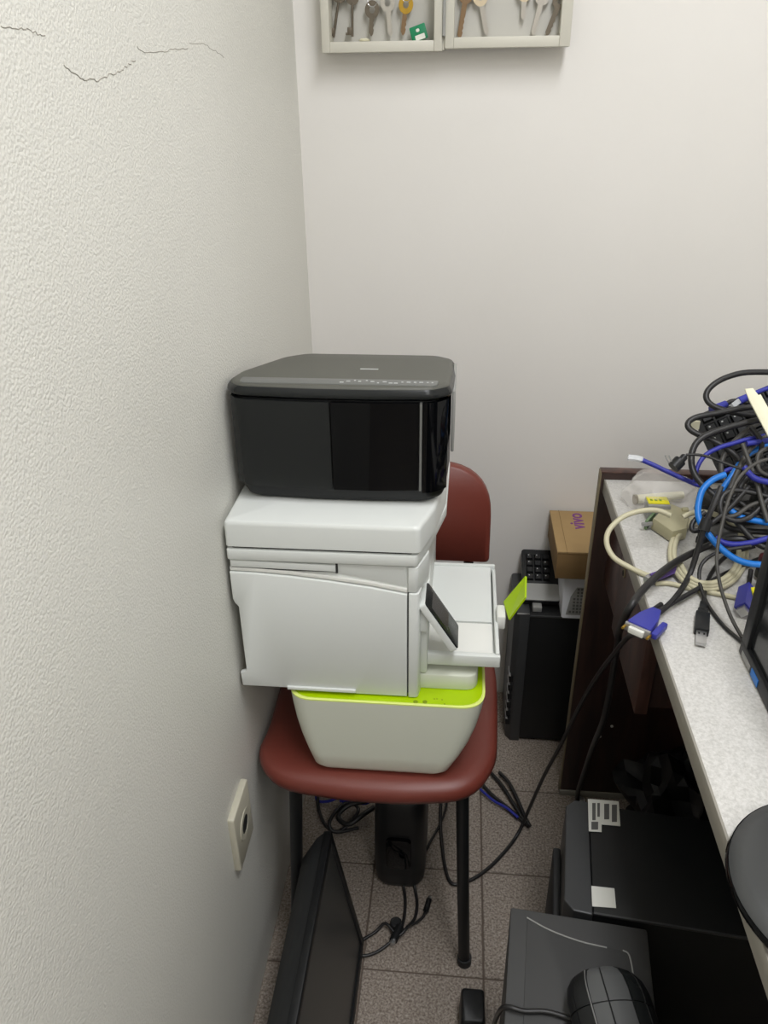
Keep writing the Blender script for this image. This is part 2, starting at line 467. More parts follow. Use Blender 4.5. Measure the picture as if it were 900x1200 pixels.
lid_p = rpoly([(-.22, .918), (.043, .918), (.043, 1.10), (-.22, 1.10)], [.02, .02, .02, .02], 6)
MB().prism(lid_p, .6048, .632, 'z', .003).build('scanner_lid', 'cream_plastic', lp)
for px in (487, 498):
    c = PZ(px, 822.5, .605)
    MB().lathe([(.0035, 0), (.0035, .0007), (.0028, .0009), (.0026, .0004)], (c.x, c.y, .6046), 16).build('button', 'lime_dark', lp)
for k, px in enumerate((509, 512, 518, 521)):
    c = PZ(px, (819, 819, 820, 825)[k], .605)
    MB().box(c.x-.0012, c.x+.0012, c.y-.0007, c.y+.0007, .6046, .6053).build('icon', 'lime_dark', lp)

# ================================================================== WHITE LASER PRINTER
wp = thing('laser_printer', 'white multifunction printer turned sideways with its tray and touch screen out', 'printer', (-.17, 1.05, .608))
YF = .895; YB = 1.215; Z0 = .6335   # it sits on the small printer's lid; skirts hang lower
MB().prism(rpoly([(-.297, .902), (-.052, .902), (-.034, .98), (-.03, YB), (-.297, YB)], [.004, .01, .02, .02, .01], 4), .6325, .834, 'z', .002).build('body', 'white_plastic', wp)
# side cover, with a curved top and stepped foot
top_c = [(-.3055, .812), (-.27, .8115), (-.22, .8085), (-.165, .803), (-.11, .796), (-.0605, .787)]
side = top_c+[(-.0605, .6075), (-.136, .6075), (-.139, .6115), (-.236, .6115), (-.239, .612), (-.3065, .612), (-.3075, .636), (-.298, .640), (-.2985, .755), (-.3035, .762), (-.3055, .768)]
MB().prism(side, YF, .9035, 'y', .0018).build('side_cover', 'white_plastic', wp)
MB().prism([(-.238, .6115), (-.136, .6115), (-.136, .6165), (-.238, .6165)], YF-.0035, .9, 'y', .001).build('hand_grip', 'white_plastic', wp)
# ribbon above the cover
rib = [(x, z+.0022) for x, z in top_c]+[(-.0605, .797), (-.11, .8055), (-.165, .8115), (-.20, .8145), (-.22, .8155), (-.3055, .8165)][0:6]
MB().prism([(x, z+.0015) for x, z in top_c]+[(-.0605, .7945), (-.11, .8035), (-.165, .8105), (-.22, .8160), (-.27, .8185), (-.3055, .8190)], YF+.003, .9035, 'y', .0012).build('side_trim', 'white_gloss', wp)
MB().prism([(-.3035, .8205), (-.158, .8185), (-.158, .8285), (-.3035, .8315)], YF+.002, .9035, 'y', .001).build('rear_strip', 'white_plastic', wp)
MB().prism([(-.1555, .8150), (-.11, .8065), (-.0625, .7975), (-.0625, .8295), (-.1555, .8295)], YF+.0055, .9035, 'y', .001).build('front_strip', 'white_plastic', wp)
MB().box(-.302, -.157, .8990, .9030, .8170, .8215).build('panel_gap_shade', 'white_shadow_gap', wp)  # dark strips in the seams, their shade put into the colour
MB().box(-.0612, -.0578, .8990, .9030, .612, .787).build('panel_gap_shade', 'white_shadow_gap', wp)
MB().box(-.1582, -.1552, .8995, .9030, .815, .8295).build('panel_gap_shade', 'white_shadow_gap', wp)
# front column next to the tray
MB().prism(rpoly([(-.0585, YF), (-.0445, YF), (-.041, .916), (-.0585, .916)], [.002, .006, .004, .002], 5), .6065, .789, 'z', .0015).build('front_column', 'white_plastic', wp)
MB().prism(rpoly([(-.0595, YF+.002), (-.0465, YF+.002), (-.030, .95), (-.0595, .95)], [.002, .006, .01, .002], 5), .7905, .830, 'z', .002).build('column_top', 'white_plastic', wp)
# scanner base and lid
MB().prism(rpoly([(-.3065, YF), (-.0475, YF), (-.030, .955), (-.012, 1.04), (-.010, YB), (-.3065, YB)], [.004, .008, .03, .02, .02, .01], 5), .8325, .8495, 'z', .002).build('scanner_base', 'white_plastic', wp)
MB().prism(rpoly([(-.300, .90), (-.055, .90), (-.036, .955), (-.016, 1.04), (-.016, YB-.01), (-.300, YB-.01)], .004, 3), .8490, .8545, 'z').build('lid_gap_shade', 'white_shadow_gap', wp)  # dark sheet below the lid, shade of the gap painted in
lid = rpoly([(-.3065, YF), (-.044, YF), (-.026, .955), (-.013, 1.04), (-.012, YB), (-.3065, YB)], [.006, .010, .03, .02, .02, .01], 5)
def lidl(ins, z, tilt=0):
    c = Vector((-.16, 1.05)); out = []
    for x, y in lid:
        d = Vector((x, y))-c; k = 1-ins/.13
        out.append((c.x+d.x*k, c.y+d.y*(1-ins/.16), z))
    return out
MB().loft([lidl(0.001, .8535), lidl(0, .8545), lidl(.0004, .886), lidl(.0012, .8900), lidl(.0030, .8922), lidl(.0055, .8930), lidl(.06, .8948)]).build('scanner_lid', 'white_plastic', wp, smooth=32)
# touch screen on its arm
pa, pb = Vector((-.037, 0, .770)), Vector((.0105, 0, .6935))
nrm = Vector((.0765, 0, .0475)).normalized()
def scr(ya, yb, ta, tb, h0, h1, r, name, m, bev=.001):
    dv = (pb-pa); Lp = dv.length; u = dv.normalized(); w = Vector((0, 1, 0))
    M = basis(pa, u, w, u.cross(w) if u.cross(w).dot(nrm) > 0 else -(u.cross(w)))
    return MB().prism(rrect(ta*Lp, tb*Lp, ya, yb, r, 4), h0, h1, 'z', bev, M=M).build(name, m, wp)
scr(.900, .957, 0, 1, -.010, 0, .004, 'screen_housing', 'white_plastic')
part_label(scr(.901, .956, .012, .988, 0, .0022, .004, 'touch_screen', 'black_satin', .0007), 'tilted black touch screen')
scr(.909, .949, .17, .66, .0018, .0026, .001, 'display', 'panel_screen', 0)
MB().box(-.05, -.031, .908, .950, .715, .752, .004).build('screen_arm', 'white_plastic', wp)
MB().box(-.05, -.032, .917, 1.15, .634, .76, .004).build('tray_slot', 'white_plastic', wp)
# output tray
tr = MB().box(-.034, .0715, .925, 1.155, .650, .657, .0015).build('output_tray', 'white_plastic', wp)
part_label(tr, 'white paper tray pulled out to the side')
MB().box(.0665, .0725, .925, 1.157, .650, .672, .002).box(-.034, .0715, 1.150, 1.157, .650, .680, .002).build('tray_wall', 'white_plastic', tr)
MB().box(-.034, .0735, .921, .931, .648, .668, .002).build('tray_lip', 'white_plastic', tr)
MB().prism([(1.012, .656), (1.150, .656), (1.150, .676), (1.012, .6635)], -.034, .064, 'x', .0012).build('paper_ramp', 'white_plastic', tr)
MB().prism([(.933, .656), (1.010, .656), (1.010, .6615), (.940, .659)], -.034, .064, 'x', .001).build('tray_insert', 'white_gloss', tr)
# lime paper stop on a white hinge
MB().box(.070, .0835, .998, 1.032, .660, .684, .003).build('stop_hinge', 'white_gloss', wp)
qf = [PY(596, 726, .995), PY(615, 700, .995), PY(615.5, 675, 1.035), PY(590, 705, 1.035)]
_o = MB().plate(qf, .003).build('paper_stop', 'lime', wp)
part_label(_o, 'lime green paper stop flap')

# ================================================================== BLACK PRINTER (top of the stack)
bk_ = thing('inkjet_printer', 'black glossy inkjet printer on top of the printer stack', 'printer', (-.15, 1.05, .8955))
plan = [(-.3085, .985), (-.292, .955), (-.20, .9485), (-.11, .948), (-.03, .953), (-.0085, .975), (-.0045, 1.06), (-.006, 1.145), (-.03, 1.17), (-.235, 1.17), (-.265, 1.14), (-.305, 1.03)]
plan_r = rpoly(plan, [.02, .03, .2, .2, .03, .025, .02, .02, .03, .03, .05, .06], 6)
def zt(y, k=1.0): return -(max(y, .955)-.955)*.105*k
def bloop(ins, z, tilt=0.0, dx=0.0):
    c = Vector((-.15, 1.055)); out = []
    for x, y in plan_r:
        d = Vector((x, y))-c
        x2 = c.x+d.x*(1-ins/.15); y2 = c.y+d.y*(1-ins/.105)
        out.append((x2+dx*(x2 > -.15), y2, z+zt(y2)*tilt))
    return out
MB().loft([bloop(.014, .8955), bloop(.010, .8985), bloop(.0075, .905), bloop(.0055, .915), bloop(.0055, 1.044, 1)]).build('body', 'black_plastic', bk_, smooth=50)
MB().loft([bloop(.003, 1.0465, 1), bloop(.0008, 1.0475, 1), bloop(0, 1.050, 1), bloop(.0008, 1.0545, 1), bloop(.004, 1.0590, 1)]).build('lid_rim', 'black_satin', bk_, smooth=50)
MB().loft([bloop(.0045, 1.0585, 1), bloop(.0050, 1.0605, 1), bloop(.0075, 1.0622, 1), bloop(.011, 1.0629, 1), bloop(.05, 1.0632, 1)]).build('scanner_lid', 'lid_grey', bk_, smooth=50)
# the front is two doors, matte left, gloss right, and a glossy rounded corner
def front_curve(x):   # y of the front plan at x
    pts = sorted([p for p in plan_r if p[1] < 1.0], key=lambda p: p[0])
    for a, b in zip(pts, pts[1:]):
        if a[0] <= x <= b[0] and b[0] > a[0]: return a[1]+(b[1]-a[1])*(x-a[0])/(b[0]-a[0])
    return pts[0][1] if x < pts[0][0] else pts[-1][1]
def door(xa, xb, za, zb, proud, n, name, m):
    cols = []
    for i in range(n+1):
        x = xa+(xb-xa)*i/n; cols.append((x, front_curve(x)+.0045))
    outer = [[(x, y-proud, za), (x, y-proud, zb), (x, y+.012, zb), (x, y+.012, za)] for x, y in cols]
    return MB().loft(outer).build(name, m, bk_, smooth=30)
part_label(door(-.300, -.1655, .918, 1.0425, .0045, 16, 'front_door', 'black_satin'), 'dark grey front panel')
part_label(door(-.1635, -.050, .918, 1.0425, .0045, 14, 'front_door', 'black_gloss'), 'glossy black front panel')
door(-.0485, -.0455, .918, 1.0425, .0050, 3, 'highlight_strip', 'panel_grey')  # thin highlight where the gloss panel ends, painted as a grey strip
door(-.0440, -.0125, .915, 1.0425, .0040, 14, 'front_corner', 'black_gloss')
# control strip on the front of the lid
def on_top(px, py): return PZ(px, py, 1.0605)
MB().prism(rpoly([(-.285, .962), (-.028, .962), (-.026, .983), (-.285, .983)], [.01, .012, .003, .003], 4), 1.0585, 1.0632, 'z', .001).build('control_strip', 'panel_grey', bk_)
random.seed(3)
for k in range(16):
    x = -.150+.0078*k+random.uniform(-.001, .001)
    w = random.choice((.0012, .0018, .0025)); y = .9725+random.choice((-.0045, 0, .0035))
    MB().box(x-w, x+w, y-.0012, y+.0012, 1.0628, 1.0637).build('icon', 'print_light', bk_)
z_ = 1.0632+zt(1.055)
MB().box(-.137, -.112, 1.053, 1.056, z_-.003, z_+.0006).build('brand_mark', 'print_light', bk_)
MB().box(-.0085, -.0040, 1.00, 1.12, .955, 1.043, .0018).build('side_rail', 'grey_plastic', bk_)
for x in (-.27, -.05):
    for y in (.985, 1.14):
        MB().lathe([(.008, 0), (.008, .004)], (x, y, .8952), 12).build('rubber_foot', 'black_matte', bk_)

# ================================================================== DESK
dk = thing('desk', 'office desk with speckled white top and dark walnut end panel', 'desk', (.57, .62, 0))
DX = .2605; DZ = .782
MB().box(DX+.002, .90, -.28, 1.289, .757, DZ, .001).build('desktop', 'laminate', dk)
MB().box(DX, DX+.003, -.28, 1.289, .7565, DZ+.0002, .0008).build('edge_strip', 'edge_grey', dk)
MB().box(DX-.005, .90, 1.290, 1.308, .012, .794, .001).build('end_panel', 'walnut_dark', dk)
MB().box(DX-.0068, DX-.0045, 1.2895, 1.3085, .0, .7945, .0006).build('edge_strip', 'edge_tan', dk)
MB().box(DX-.0068, .90, 1.286, 1.310, 0, .014, .001).build('foot_rail', 'edge_grey', dk)
MB().box(DX-.0055, .90, 1.289, 1.309, .7935, .7965, .0006).build('edge_strip', 'walnut', dk)
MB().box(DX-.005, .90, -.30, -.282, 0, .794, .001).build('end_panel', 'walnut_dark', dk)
MB().box(.86, .875, -.282, 1.29, .25, .757, .001).build('modesty_panel', 'walnut_dark', dk)
MB().box(.300, .74, .952, 1.286, .562, .757, .001).build('drawer_case', 'walnut_dark', dk)
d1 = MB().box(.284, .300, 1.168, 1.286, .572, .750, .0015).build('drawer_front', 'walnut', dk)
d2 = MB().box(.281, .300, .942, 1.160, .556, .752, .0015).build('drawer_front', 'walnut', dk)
MB().cyl((.279, 1.128, .690), (.2845, 1.128, .690), .008, 16).build('lock', 'edge_tan', d2)
MB().cyl((.2783, 1.128, .690), (.2795, 1.128, .690), .005, 16).build('keyhole', 'hole', d2)
for x, y in ((703, 863), (717, 851)):
    c = PY(x, y, 1.2895)
    MB().cyl((c.x, 1.2885, c.z), (c.x, 1.292, c.z), .0032, 10).build('screw_cap', 'white_paint', dk)
c = PY(678, 937, 1.284)
MB().lathe([(.009, 0), (.009, .006), (.005, .010)], (.30, 1.272, .0), 12).build('levelling_foot', 'silver', dk)

# ================================================================== TOWER BY THE BACK WALL
tw = thing('computer_tower', 'black computer tower with slotted bezel standing at the back wall', 'computer', (.33, 1.53, 0))
MB().box(.172, .52, 1.450, 1.612, .006, .367, .002).build('case', 'black_plastic', tw)
bez = rpoly([(.140, 1.462), (.152, 1.447), (.173, 1.447), (.173, 1.614), (.140, 1.614)], [.006, .006, .001, .001, .01], 4)
MB().prism(bez, .0, .372, 'z', .003).build('front_bezel', 'steel_dark', tw)
for k in range(6):
    z = .045+k*.026
    MB().box(.1385, .150, 1.452, 1.485, z, z+.018, .001, M=None).build('vent_slot', 'hole', tw)
    MB().box(.1380, .1425, 1.450, 1.485, z+.0185, z+.0215, .0005).build('vent_rib', 'silver', tw)
MB().box(.145, .172, 1.4465, 1.450, .3705, .3735, .0008).build('bezel_trim', 'silver', tw)
MB().box(.172, .52, 1.4485, 1.4515, .364, .3685, .0008).build('case_edge', 'steel_dark', tw)
for x in (.19, .49): MB().box(x-.012, x+.012, 1.46, 1.60, 0, .007).build('foot', 'black_matte', tw)
c = PZ(629, 713, .369)
tag(MB().box(c.x-.010, c.x+.010, c.y-.012, c.y+.014, .3672, .380, .0015).build('usb_stick', 'grey_plastic'), 'small grey usb dongle lying on the tower by the wall', 'dongle')

def keyboard(name, label, O, u, v, L, W, th, rows, cols, k0, pitch, body, rest=None):
    """O corner, u along the length, v along the width, keys start k0 from the corner on v"""
    u = u.normalized(); v = (v-u*v.dot(u)).normalized(); n = u.cross(v).normalized()
    M = basis(O, u, v, n)
    kb = thing(name, label, 'keyboard', O+u*(L/2)+v*(W/2)-n*th)
    MB().prism(rrect(0, L, 0, W, .008, 4), -th, 0, 'z', .002, M=M).build('body', body, kb)
    if rest: MB().prism(rrect(.001, L-.001, .001, rest, .006, 3), -.002, .0022, 'z', .001, M=M).build('palm_rest', 'grey_plastic', kb)
    for r in range(rows):
        for c in range(cols):
            x = .008+c*pitch; y = k0+r*pitch
            if x+pitch > L-.004 or y+pitch*.9 > W: continue
            a = pitch*.43; cx, cy = x+pitch/2, y+pitch/2
            lo = [(cx-a, cy-a, 0), (cx+a, cy-a, 0), (cx+a, cy+a, 0), (cx-a, cy+a, 0)]
            hi = [(cx-a*.72, cy-a*.72, .006), (cx+a*.72, cy-a*.72, .006), (cx+a*.72, cy+a*.72, .006), (cx-a*.72, cy+a*.72, .006)]
            ky = MB().loft([lo, hi], M=M).build('key', 'black_plastic', kb)
            if (r*5+c*3) % 4 != 1:
                e = a*.22
                MB().loft([[(cx-a*.4, cy+e, .0060), (cx-a*.1, cy+e, .0060), (cx-a*.1, cy+e*2.2, .0060), (cx-a*.4, cy+e*2.2, .0060)],
                           [(cx-a*.4, cy+e, .0064), (cx-a*.1, cy+e, .0064), (cx-a*.1, cy+e*2.2, .0064), (cx-a*.4, cy+e*2.2, .0064)]], M=M).build('legend', 'print_light', ky)
    return kb
keyboard('keyboard', 'black keyboard with grey palm rest leaning on the tower by the wall',
         Vector((.158, 1.478, .388)), Vector((1, 0, 0)), Vector((0, .125, .055)), .062+.02, .140, .016, 4, 4, .052, .0185, 'black_plastic', .045)
rt = thing('router', 'white wireless router with a perforated grille under the cardboard box', 'router', (.30, 1.52, .3725))
MB().prism([(1.440, .3725), (1.612, .3725), (1.612, .478), (1.462, .478)], .238, .40, 'x', .005).build('body', 'router_white', rt)
# grille: sloping front with dark holes
g0 = Vector((.238, 1.440, .3725)); gu = Vector((1, 0, 0)); gv = Vector((0, .022, .1055)).normalized(); gn = gu.cross(gv)
GM = basis(g0, gu, gv, gn)
MB().prism([(.010, .008), (.150, .008), (.150, .072), (.030, .072), (.018, .050)], -.002, .001, 'z', .0006, M=GM).build('grille', 'grey_plastic', rt)
for r in range(8):
    for c_ in range(16):
        x = .016+c_*.0075; y = .013+r*.0075
        if x < .012+.012*(y/.05) or x > .147: continue
        MB().loft([[(x, y, .0005), (x+.0048, y, .0005), (x+.0048, y+.0048, .0005), (x, y+.0048, .0005)], [(x, y, .0016), (x+.0048, y, .0016), (x+.0048, y+.0048, .0016), (x, y+.0048, .0016)]], M=GM).build('grille_hole', 'label_print', rt)
bx = thing('cardboard_box', 'small brown cardboard box with purple lettering on the router', 'box', (.27, 1.52, .4785))
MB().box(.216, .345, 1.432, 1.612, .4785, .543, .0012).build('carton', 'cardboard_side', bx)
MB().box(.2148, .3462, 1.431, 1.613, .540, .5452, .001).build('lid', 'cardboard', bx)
MB().box(.2345, .2355, 1.430, 1.613, .5405, .5457).build('lid_crease', 'cardboard_side', bx)
_c = PZ(673, 598, .5453)
tm = Matrix.Translation((_c.x, 1.566, .5453)) @ Matrix.Rotation(math.pi/2, 4, 'Z')
text_mb('vivo', .044, tm, .0004).build('lettering', 'purple', bx)

# ================================================================== TOWERS UNDER THE DESK
t2 = thing('computer_tower', 'black computer tower with white stickers on its top under the desk', 'computer', (.36, .84, 0))
T2 = Matrix.Translation((.185, .742, 0)) @ Matrix.Rotation(math.radians(-5.5), 4, 'Z') @ Matrix.Translation((-.185, -.742, 0))
MB().box(.2145, .575, .742, .938, .006, .3675, .002, M=T2).build('case', 'black_plastic', t2)
bz = rpoly([(.187, .740), (.2135, .738), (.2135, .941), (.192, .941), (.178, .926), (.174, .755)], [.002, .002, .002, .004, .004, .004], 2)
MB().prism(bz, 0.0, .369, 'z', .002, M=T2).build('front_bezel', 'steel_dark', t2, smooth=20)
MB().box(.164, .176, .765, .90, .02, .30, .003, M=T2).build('bezel_insert', 'black_matte', t2)
MB().box(.2145, .575, .7405, .7435, .364, .3685, .0006, M=T2).build('case_edge', 'steel_dark', t2)
def sticker(pix, z, name, lab, pr):
    q = [PZ(x, y, z) for x, y in pix]
    o = MB().loft([[(p.x, p.y, z-.0006) for p in q], [(p.x, p.y, z) for p in q]]).build(name, 'paper_label', t2)
    part_label(o, lab)
    return o, q
s1, q1 = sticker([(689, 936), (725, 939), (727, 968), (705, 966), (705, 975), (690, 974)], .3690, 'label_sticker', 'white printed licence sticker', 0)
for (x, y, w, h) in ((694, 941, 4, 20), (700, 941, 3, 16), (708, 942, 6, 18), (717, 943, 6, 20), (693, 963, 8, 9)):
    q = [PZ(x, y, .3694), PZ(x+w, y, .3694), PZ(x+w, y+h, .3694), PZ(x, y+h, .3694)]
    MB().loft([[(p.x, p.y, .369) for p in q], [(p.x, p.y, .3695) for p in q]]).build('print_block', 'label_print', s1)
s2, q2 = sticker([(693, 1038), (720, 1041), (722, 1064), (694, 1062)], .3690, 'label_sticker', 'square white sticker', 0)
for x in (.235, .55): MB().box(x-.012, x+.012, .75, .93, 0, .007, M=T2).build('foot', 'black_matte', t2)

t3 = thing('computer_tower', 'dark grey computer tower with a recessed top panel beside the desk edge', 'computer', (.19, .58, 0))
MB().box(.095, .281, .40, .728, .006, .362, .003).build('case', 'case_grey', t3)
MB().prism(rpoly([(.095, .40), (.281, .40), (.281, .728), (.095, .728)], .003, 2), .360, .370, 'z', .0015).build('top_cover', 'case_grey', t3)
rec = rpoly([(.118, .41), (.255, .41), (.258, .672), (.25, .690), (.19, .693), (.15, .702), (.118, .716)], [.004, .004, .006, .006, .02, .02, .004], 3)
MB().prism(rec, .368, .3715, 'z', .001).build('top_inset', 'case_grey', t3)
MB().tube([(.118, .715, .3715), (.15, .7015, .3718), (.19, .6925, .3718), (.225, .690, .3716)], .0011, 6, 4).build('inset_edge', 'grey_plastic', t3)
MB().tube([(.246, .690, .3716), (.254, .684, .3718), (.2575, .65, .3718), (.2585, .61, .3716)], .0011, 6, 4).build('inset_edge', 'grey_plastic', t3)
for x in (.11, .265): MB().box(x-.01, x+.01, .42, .72, 0, .007).build('foot', 'black_matte', t3)

t3.location.x -= .011; t3.rotation_euler.z = math.radians(-5.5)
# rounded speaker lying on that tower
sk = thing('desktop_speaker', 'black rounded speaker with glossy facets on the grey tower', 'speaker', (.215, .61, .3715))
axis0 = Vector((.205, .632, .402)); axis1 = Vector((.229, .464, .402))
A = (axis1-axis0).normalized(); B = Vector((0, 0, 1)); Cx = A.cross(B).normalized(); B = Cx.cross(A)
def sp_ring(t, r, a0, a1, n):
    p = axis0+A*t
    return [p+(Cx*math.cos(a0+(a1-a0)*k/n)*1.7+B*math.sin(a0+(a1-a0)*k/n))*r for k in range(n+1)]
def shell(r, a0, a1, n, t0, t1, name, m, rr=.9):
    # rounded nose from t0, constant to t1
    loops = []
    for t, k in ((t0, .62), (t0+.006, .80), (t0+.016, .93), (t0+.032, 1.0), (t1, 1.0)):
        o = sp_ring(t, r*k, a0, a1, n); i_ = sp_ring(t, r*k*rr, a0, a1, n)
        loops.append(o+list(reversed(i_)))
    return MB().loft(loops).build(name, m, sk, smooth=30)
full = math.pi*2
MB().loft([[p for p in sp_ring(t, .0290*k, 0, full*(1-1/28), 27)] for t, k in ((0.002, .55), (.008, .78), (.018, .92), (.032, 1), (.165, 1))]).build('body', 'black_plastic', sk, smooth=60)
facets = [(-.2, .45, 'black_plastic'), (.50, .95, 'black_plastic'), (1.0, 1.38, 'facet_grey'), (1.42, 1.95, 'facet_grey'), (2.0, 2.35, 'black_satin'), (2.40, 3.2, 'black_plastic')]
for k, (a, b, m) in enumerate(facets):
    shell(.0305, a, b, 4, .004, .052, 'facet', m, .93)
    shell(.0305, a, b, 4, .050, .165, 'facet', m if k != 3 else 'panel_grey', .93) if False else MB().loft([sp_ring(t, .0305, a, b, 4)+list(reversed(sp_ring(t, .0285, a, b, 4))) for t in (.0535, .165)]).build('facet', m, sk, smooth=30)
MB().tube([sp_ring(t, .0308*k, .97, .98, 1)[0] for t, k in ((.01, .86), (.03, 1), (.08, 1), (.165, 1))], .0009, 6, 3).build('trim_line', 'silver', sk)

# power adapter on the floor and its cord up to the speaker
pa_ = thing('power_adapter', 'black power adapter standing on the floor next to the grey tower', 'adapter', (.058, .775, 0))
def pal(z, s): return [(x, y, z) for x, y in rrect(.058-.021*s, .058+.021*s, .775-.032*s, .775+.032*s, .005, 3)]
MB().loft([pal(0, .96), pal(.004, 1), pal(.05, .94), pal(.058, .86), pal(.06, .78)]).build('housing', 'black_plastic', pa_)
MB().box(.050, .066, .742, .748, .02, .04, .001).build('ridge', 'black_matte', pa_)
def cable(name, label, cat, pts, r, m, group=None, n=7, sm=4):
    t = thing(name, label, cat, pts[len(pts)//2], group)
    MB().tube(pts, r, n, sm).build('cord', m, t, smooth=80)
    return t
cable('power_cable', 'short black cord from the floor adapter over the grey tower to the speaker', 'cable',
      [(.066, .744, .03), (.072, .715, .05), (.078, .66, .2), (.0785, .605, .34), (.086, .594, .3750), (.108, .590, .3758), (.135, .592, .3755), (.165, .586, .376)], .0032, 'cable_black')

# ================================================================== MONITOR LEANING ON THE FLOOR
mo = thing('monitor', 'black flat monitor leaning on the floor against the rough wall', 'monitor', (-.16, .72, 0))
mo_u = Vector((0, -1, 0)); mb0 = Vector((-.139, .905, .004)); mt0 = Vector((-.187, .903, .300))
mv = (mt0-mb0); mh = mv.length; mv.normalize(); mn = mv.cross(mo_u); mn = mn if mn.x > 0 else -mn
MM = basis(mb0, mo_u, mv, mn)      # u toward the camera, v up the screen, n out of the screen (+X)
ML = .37
def mbox(a0, a1, b0, b1, c0, c1, bev, name, m, par=None):
    return MB().box(a0, a1, b0, b1, c0, c1, bev, M=MM).build(name, m, par or mo)
mbox(0, ML, 0, .014, -.014, 0, .002, 'bezel', 'black_plastic')
mbox(0, ML, mh-.014, mh, -.014, 0, .002, 'bezel', 'black_plastic')
mbox(0, .014, .012, mh-.012, -.014, 0, .002, 'bezel', 'black_plastic')
mbox(ML-.014, ML, .012, mh-.012, -.014, 0, .002, 'bezel', 'black_plastic')
mbox(.010, ML-.010, .010, mh-.010, -.012, -.004, 0, 'screen', 'screen_lcd')
MB().loft([[(a, b, c) for a, b, c in ((k, k, -.034+o), (ML-k, k, -.034+o), (ML-k, mh-k, -.034+o), (k, mh-k, -.034+o))] for k, o in ((.002, .022), (.008, .008), (.030, -.018), (.07, -.026))], M=MM).build('back_shell', 'black_matte', mo)
mbox(.06, .085, -.0005, .006, -.02, -.004, .001, 'button', 'panel_grey')
mbox(.10, .125, -.0005, .006, -.02, -.004, .001, 'button', 'panel_grey')
mst = MB().box(.20, .28, .10, .16, -.085, -.05, .004, M=MM).build('stand_neck', 'black_matte', mo)

# ================================================================== MONITOR ON THE DESK
dm = thing('monitor', 'black monitor standing on the desk edge-on beside the cable heap', 'monitor', (.37, .70, DZ))
mx0 = .3525
def dbox(y0_, y1_, z0_, z1_, xa, xb, bev, name, m, par=None):
    return MB().box(xa, xb, y0_, y1_, z0_, z1_, bev).build(name, m, par or dm)
dbox(.585, .812, DZ+.0006, DZ+.020, mx0, mx0+.03, .002, 'bezel', 'black_plastic')
dbox(.585, .812, DZ+.33, DZ+.35, mx0, mx0+.03, .002, 'bezel', 'black_plastic')
dbox(.792, .812, DZ+.018, DZ+.332, mx0, mx0+.03, .002, 'bezel', 'black_plastic')
dbox(.585, .605, DZ+.018, DZ+.332, mx0, mx0+.03, .002, 'bezel', 'black_plastic')
dbox(.60, .797, DZ+.015, DZ+.335, mx0+.005, mx0+.028, 0, 'screen', 'screen')
dbox(.59, .807, DZ+.004, DZ+.345, mx0+.029, mx0+.05, .006, 'back_shell', 'black_matte')
_o = dbox(.742, .765, DZ+.003, DZ+.013, mx0-.0008, mx0+.002, 0, 'sticker', 'cable_sky'); part_label(_o, 'small blue sticker')
dbox(.77, .80, DZ+.004, DZ+.011, mx0-.0008, mx0+.002, 0, 'sticker', 'grey_plastic')

# round glossy foot overhanging the desk edge
rb = thing('monitor_stand', 'round dark grey monitor stand foot overhanging the desk edge', 'stand', (.345, .470, DZ))
ro = (.345, .470, DZ+.0006)
MB().lathe([(.090, .0), (.097, .003), (.100, .009), (.0985, .0135)], ro, 64).build('rim', 'black_gloss', rb, smooth=60)
MB().lathe([(.0980, .012), (.0972, .0148), (.085, .0185), (.06, .0215), (.03, .023), (.004, .0235)], ro, 64).build('foot', 'grey_dark_plastic', rb, smooth=60)
MB().lathe([(.026, .021), (.025, .030), (.020, .034)], (ro[0]+.0, ro[1]+.045, DZ), 28).build('neck_socket', 'black_satin', rb, smooth=50)

# ================================================================== KEY CABINET
kc = thing('key_cabinet', 'grey metal key cabinet hanging open on the wall above the printers', 'cabinet', (-.045, 1.6, 1.447))
KY = 1.572
def kx(px, py=40): return PY(px, py, KY).x
zb = PY(450, 61, KY).z; zi = PY(450, 48, KY).z; ztop = zb+.32
def half(xa, xb, ia, ib, dz, yb, name):
    p = MB().box(ia-.003, ib+.003, yb-.004, yb, zi-.004+dz, ztop, 0).build(name+'_panel', 'cabinet_back', kc)
    for (a, b, c, d) in ((xa, ia, zb+dz, ztop), (ib, xb, zb+dz, ztop), (ia, ib, zb+dz, zi+dz), (ia, ib, ztop-.016, ztop)):
        MB().box(a, b, KY, yb, c, d, .0012).build('frame_bar', 'cabinet_frame', p)
    return p
half(kx(376.5), kx(518.5), kx(386), kx(508.5), 0, WB, 'case')
half(kx(521.5), kx(669), kx(532), kx(656), .0035, 1.602, 'door')
hx = kx(520)
MB().cyl((hx, KY-.001, zb+.022), (hx, KY-.001, zb+.08), .0028, 10).build('hinge', 'grey_plastic', kc)
MB().box(hx-.002, hx+.002, KY+.006, WB-.001, zb+.002, ztop-.002).build('hinge_leaf', 'cabinet_frame', kc)
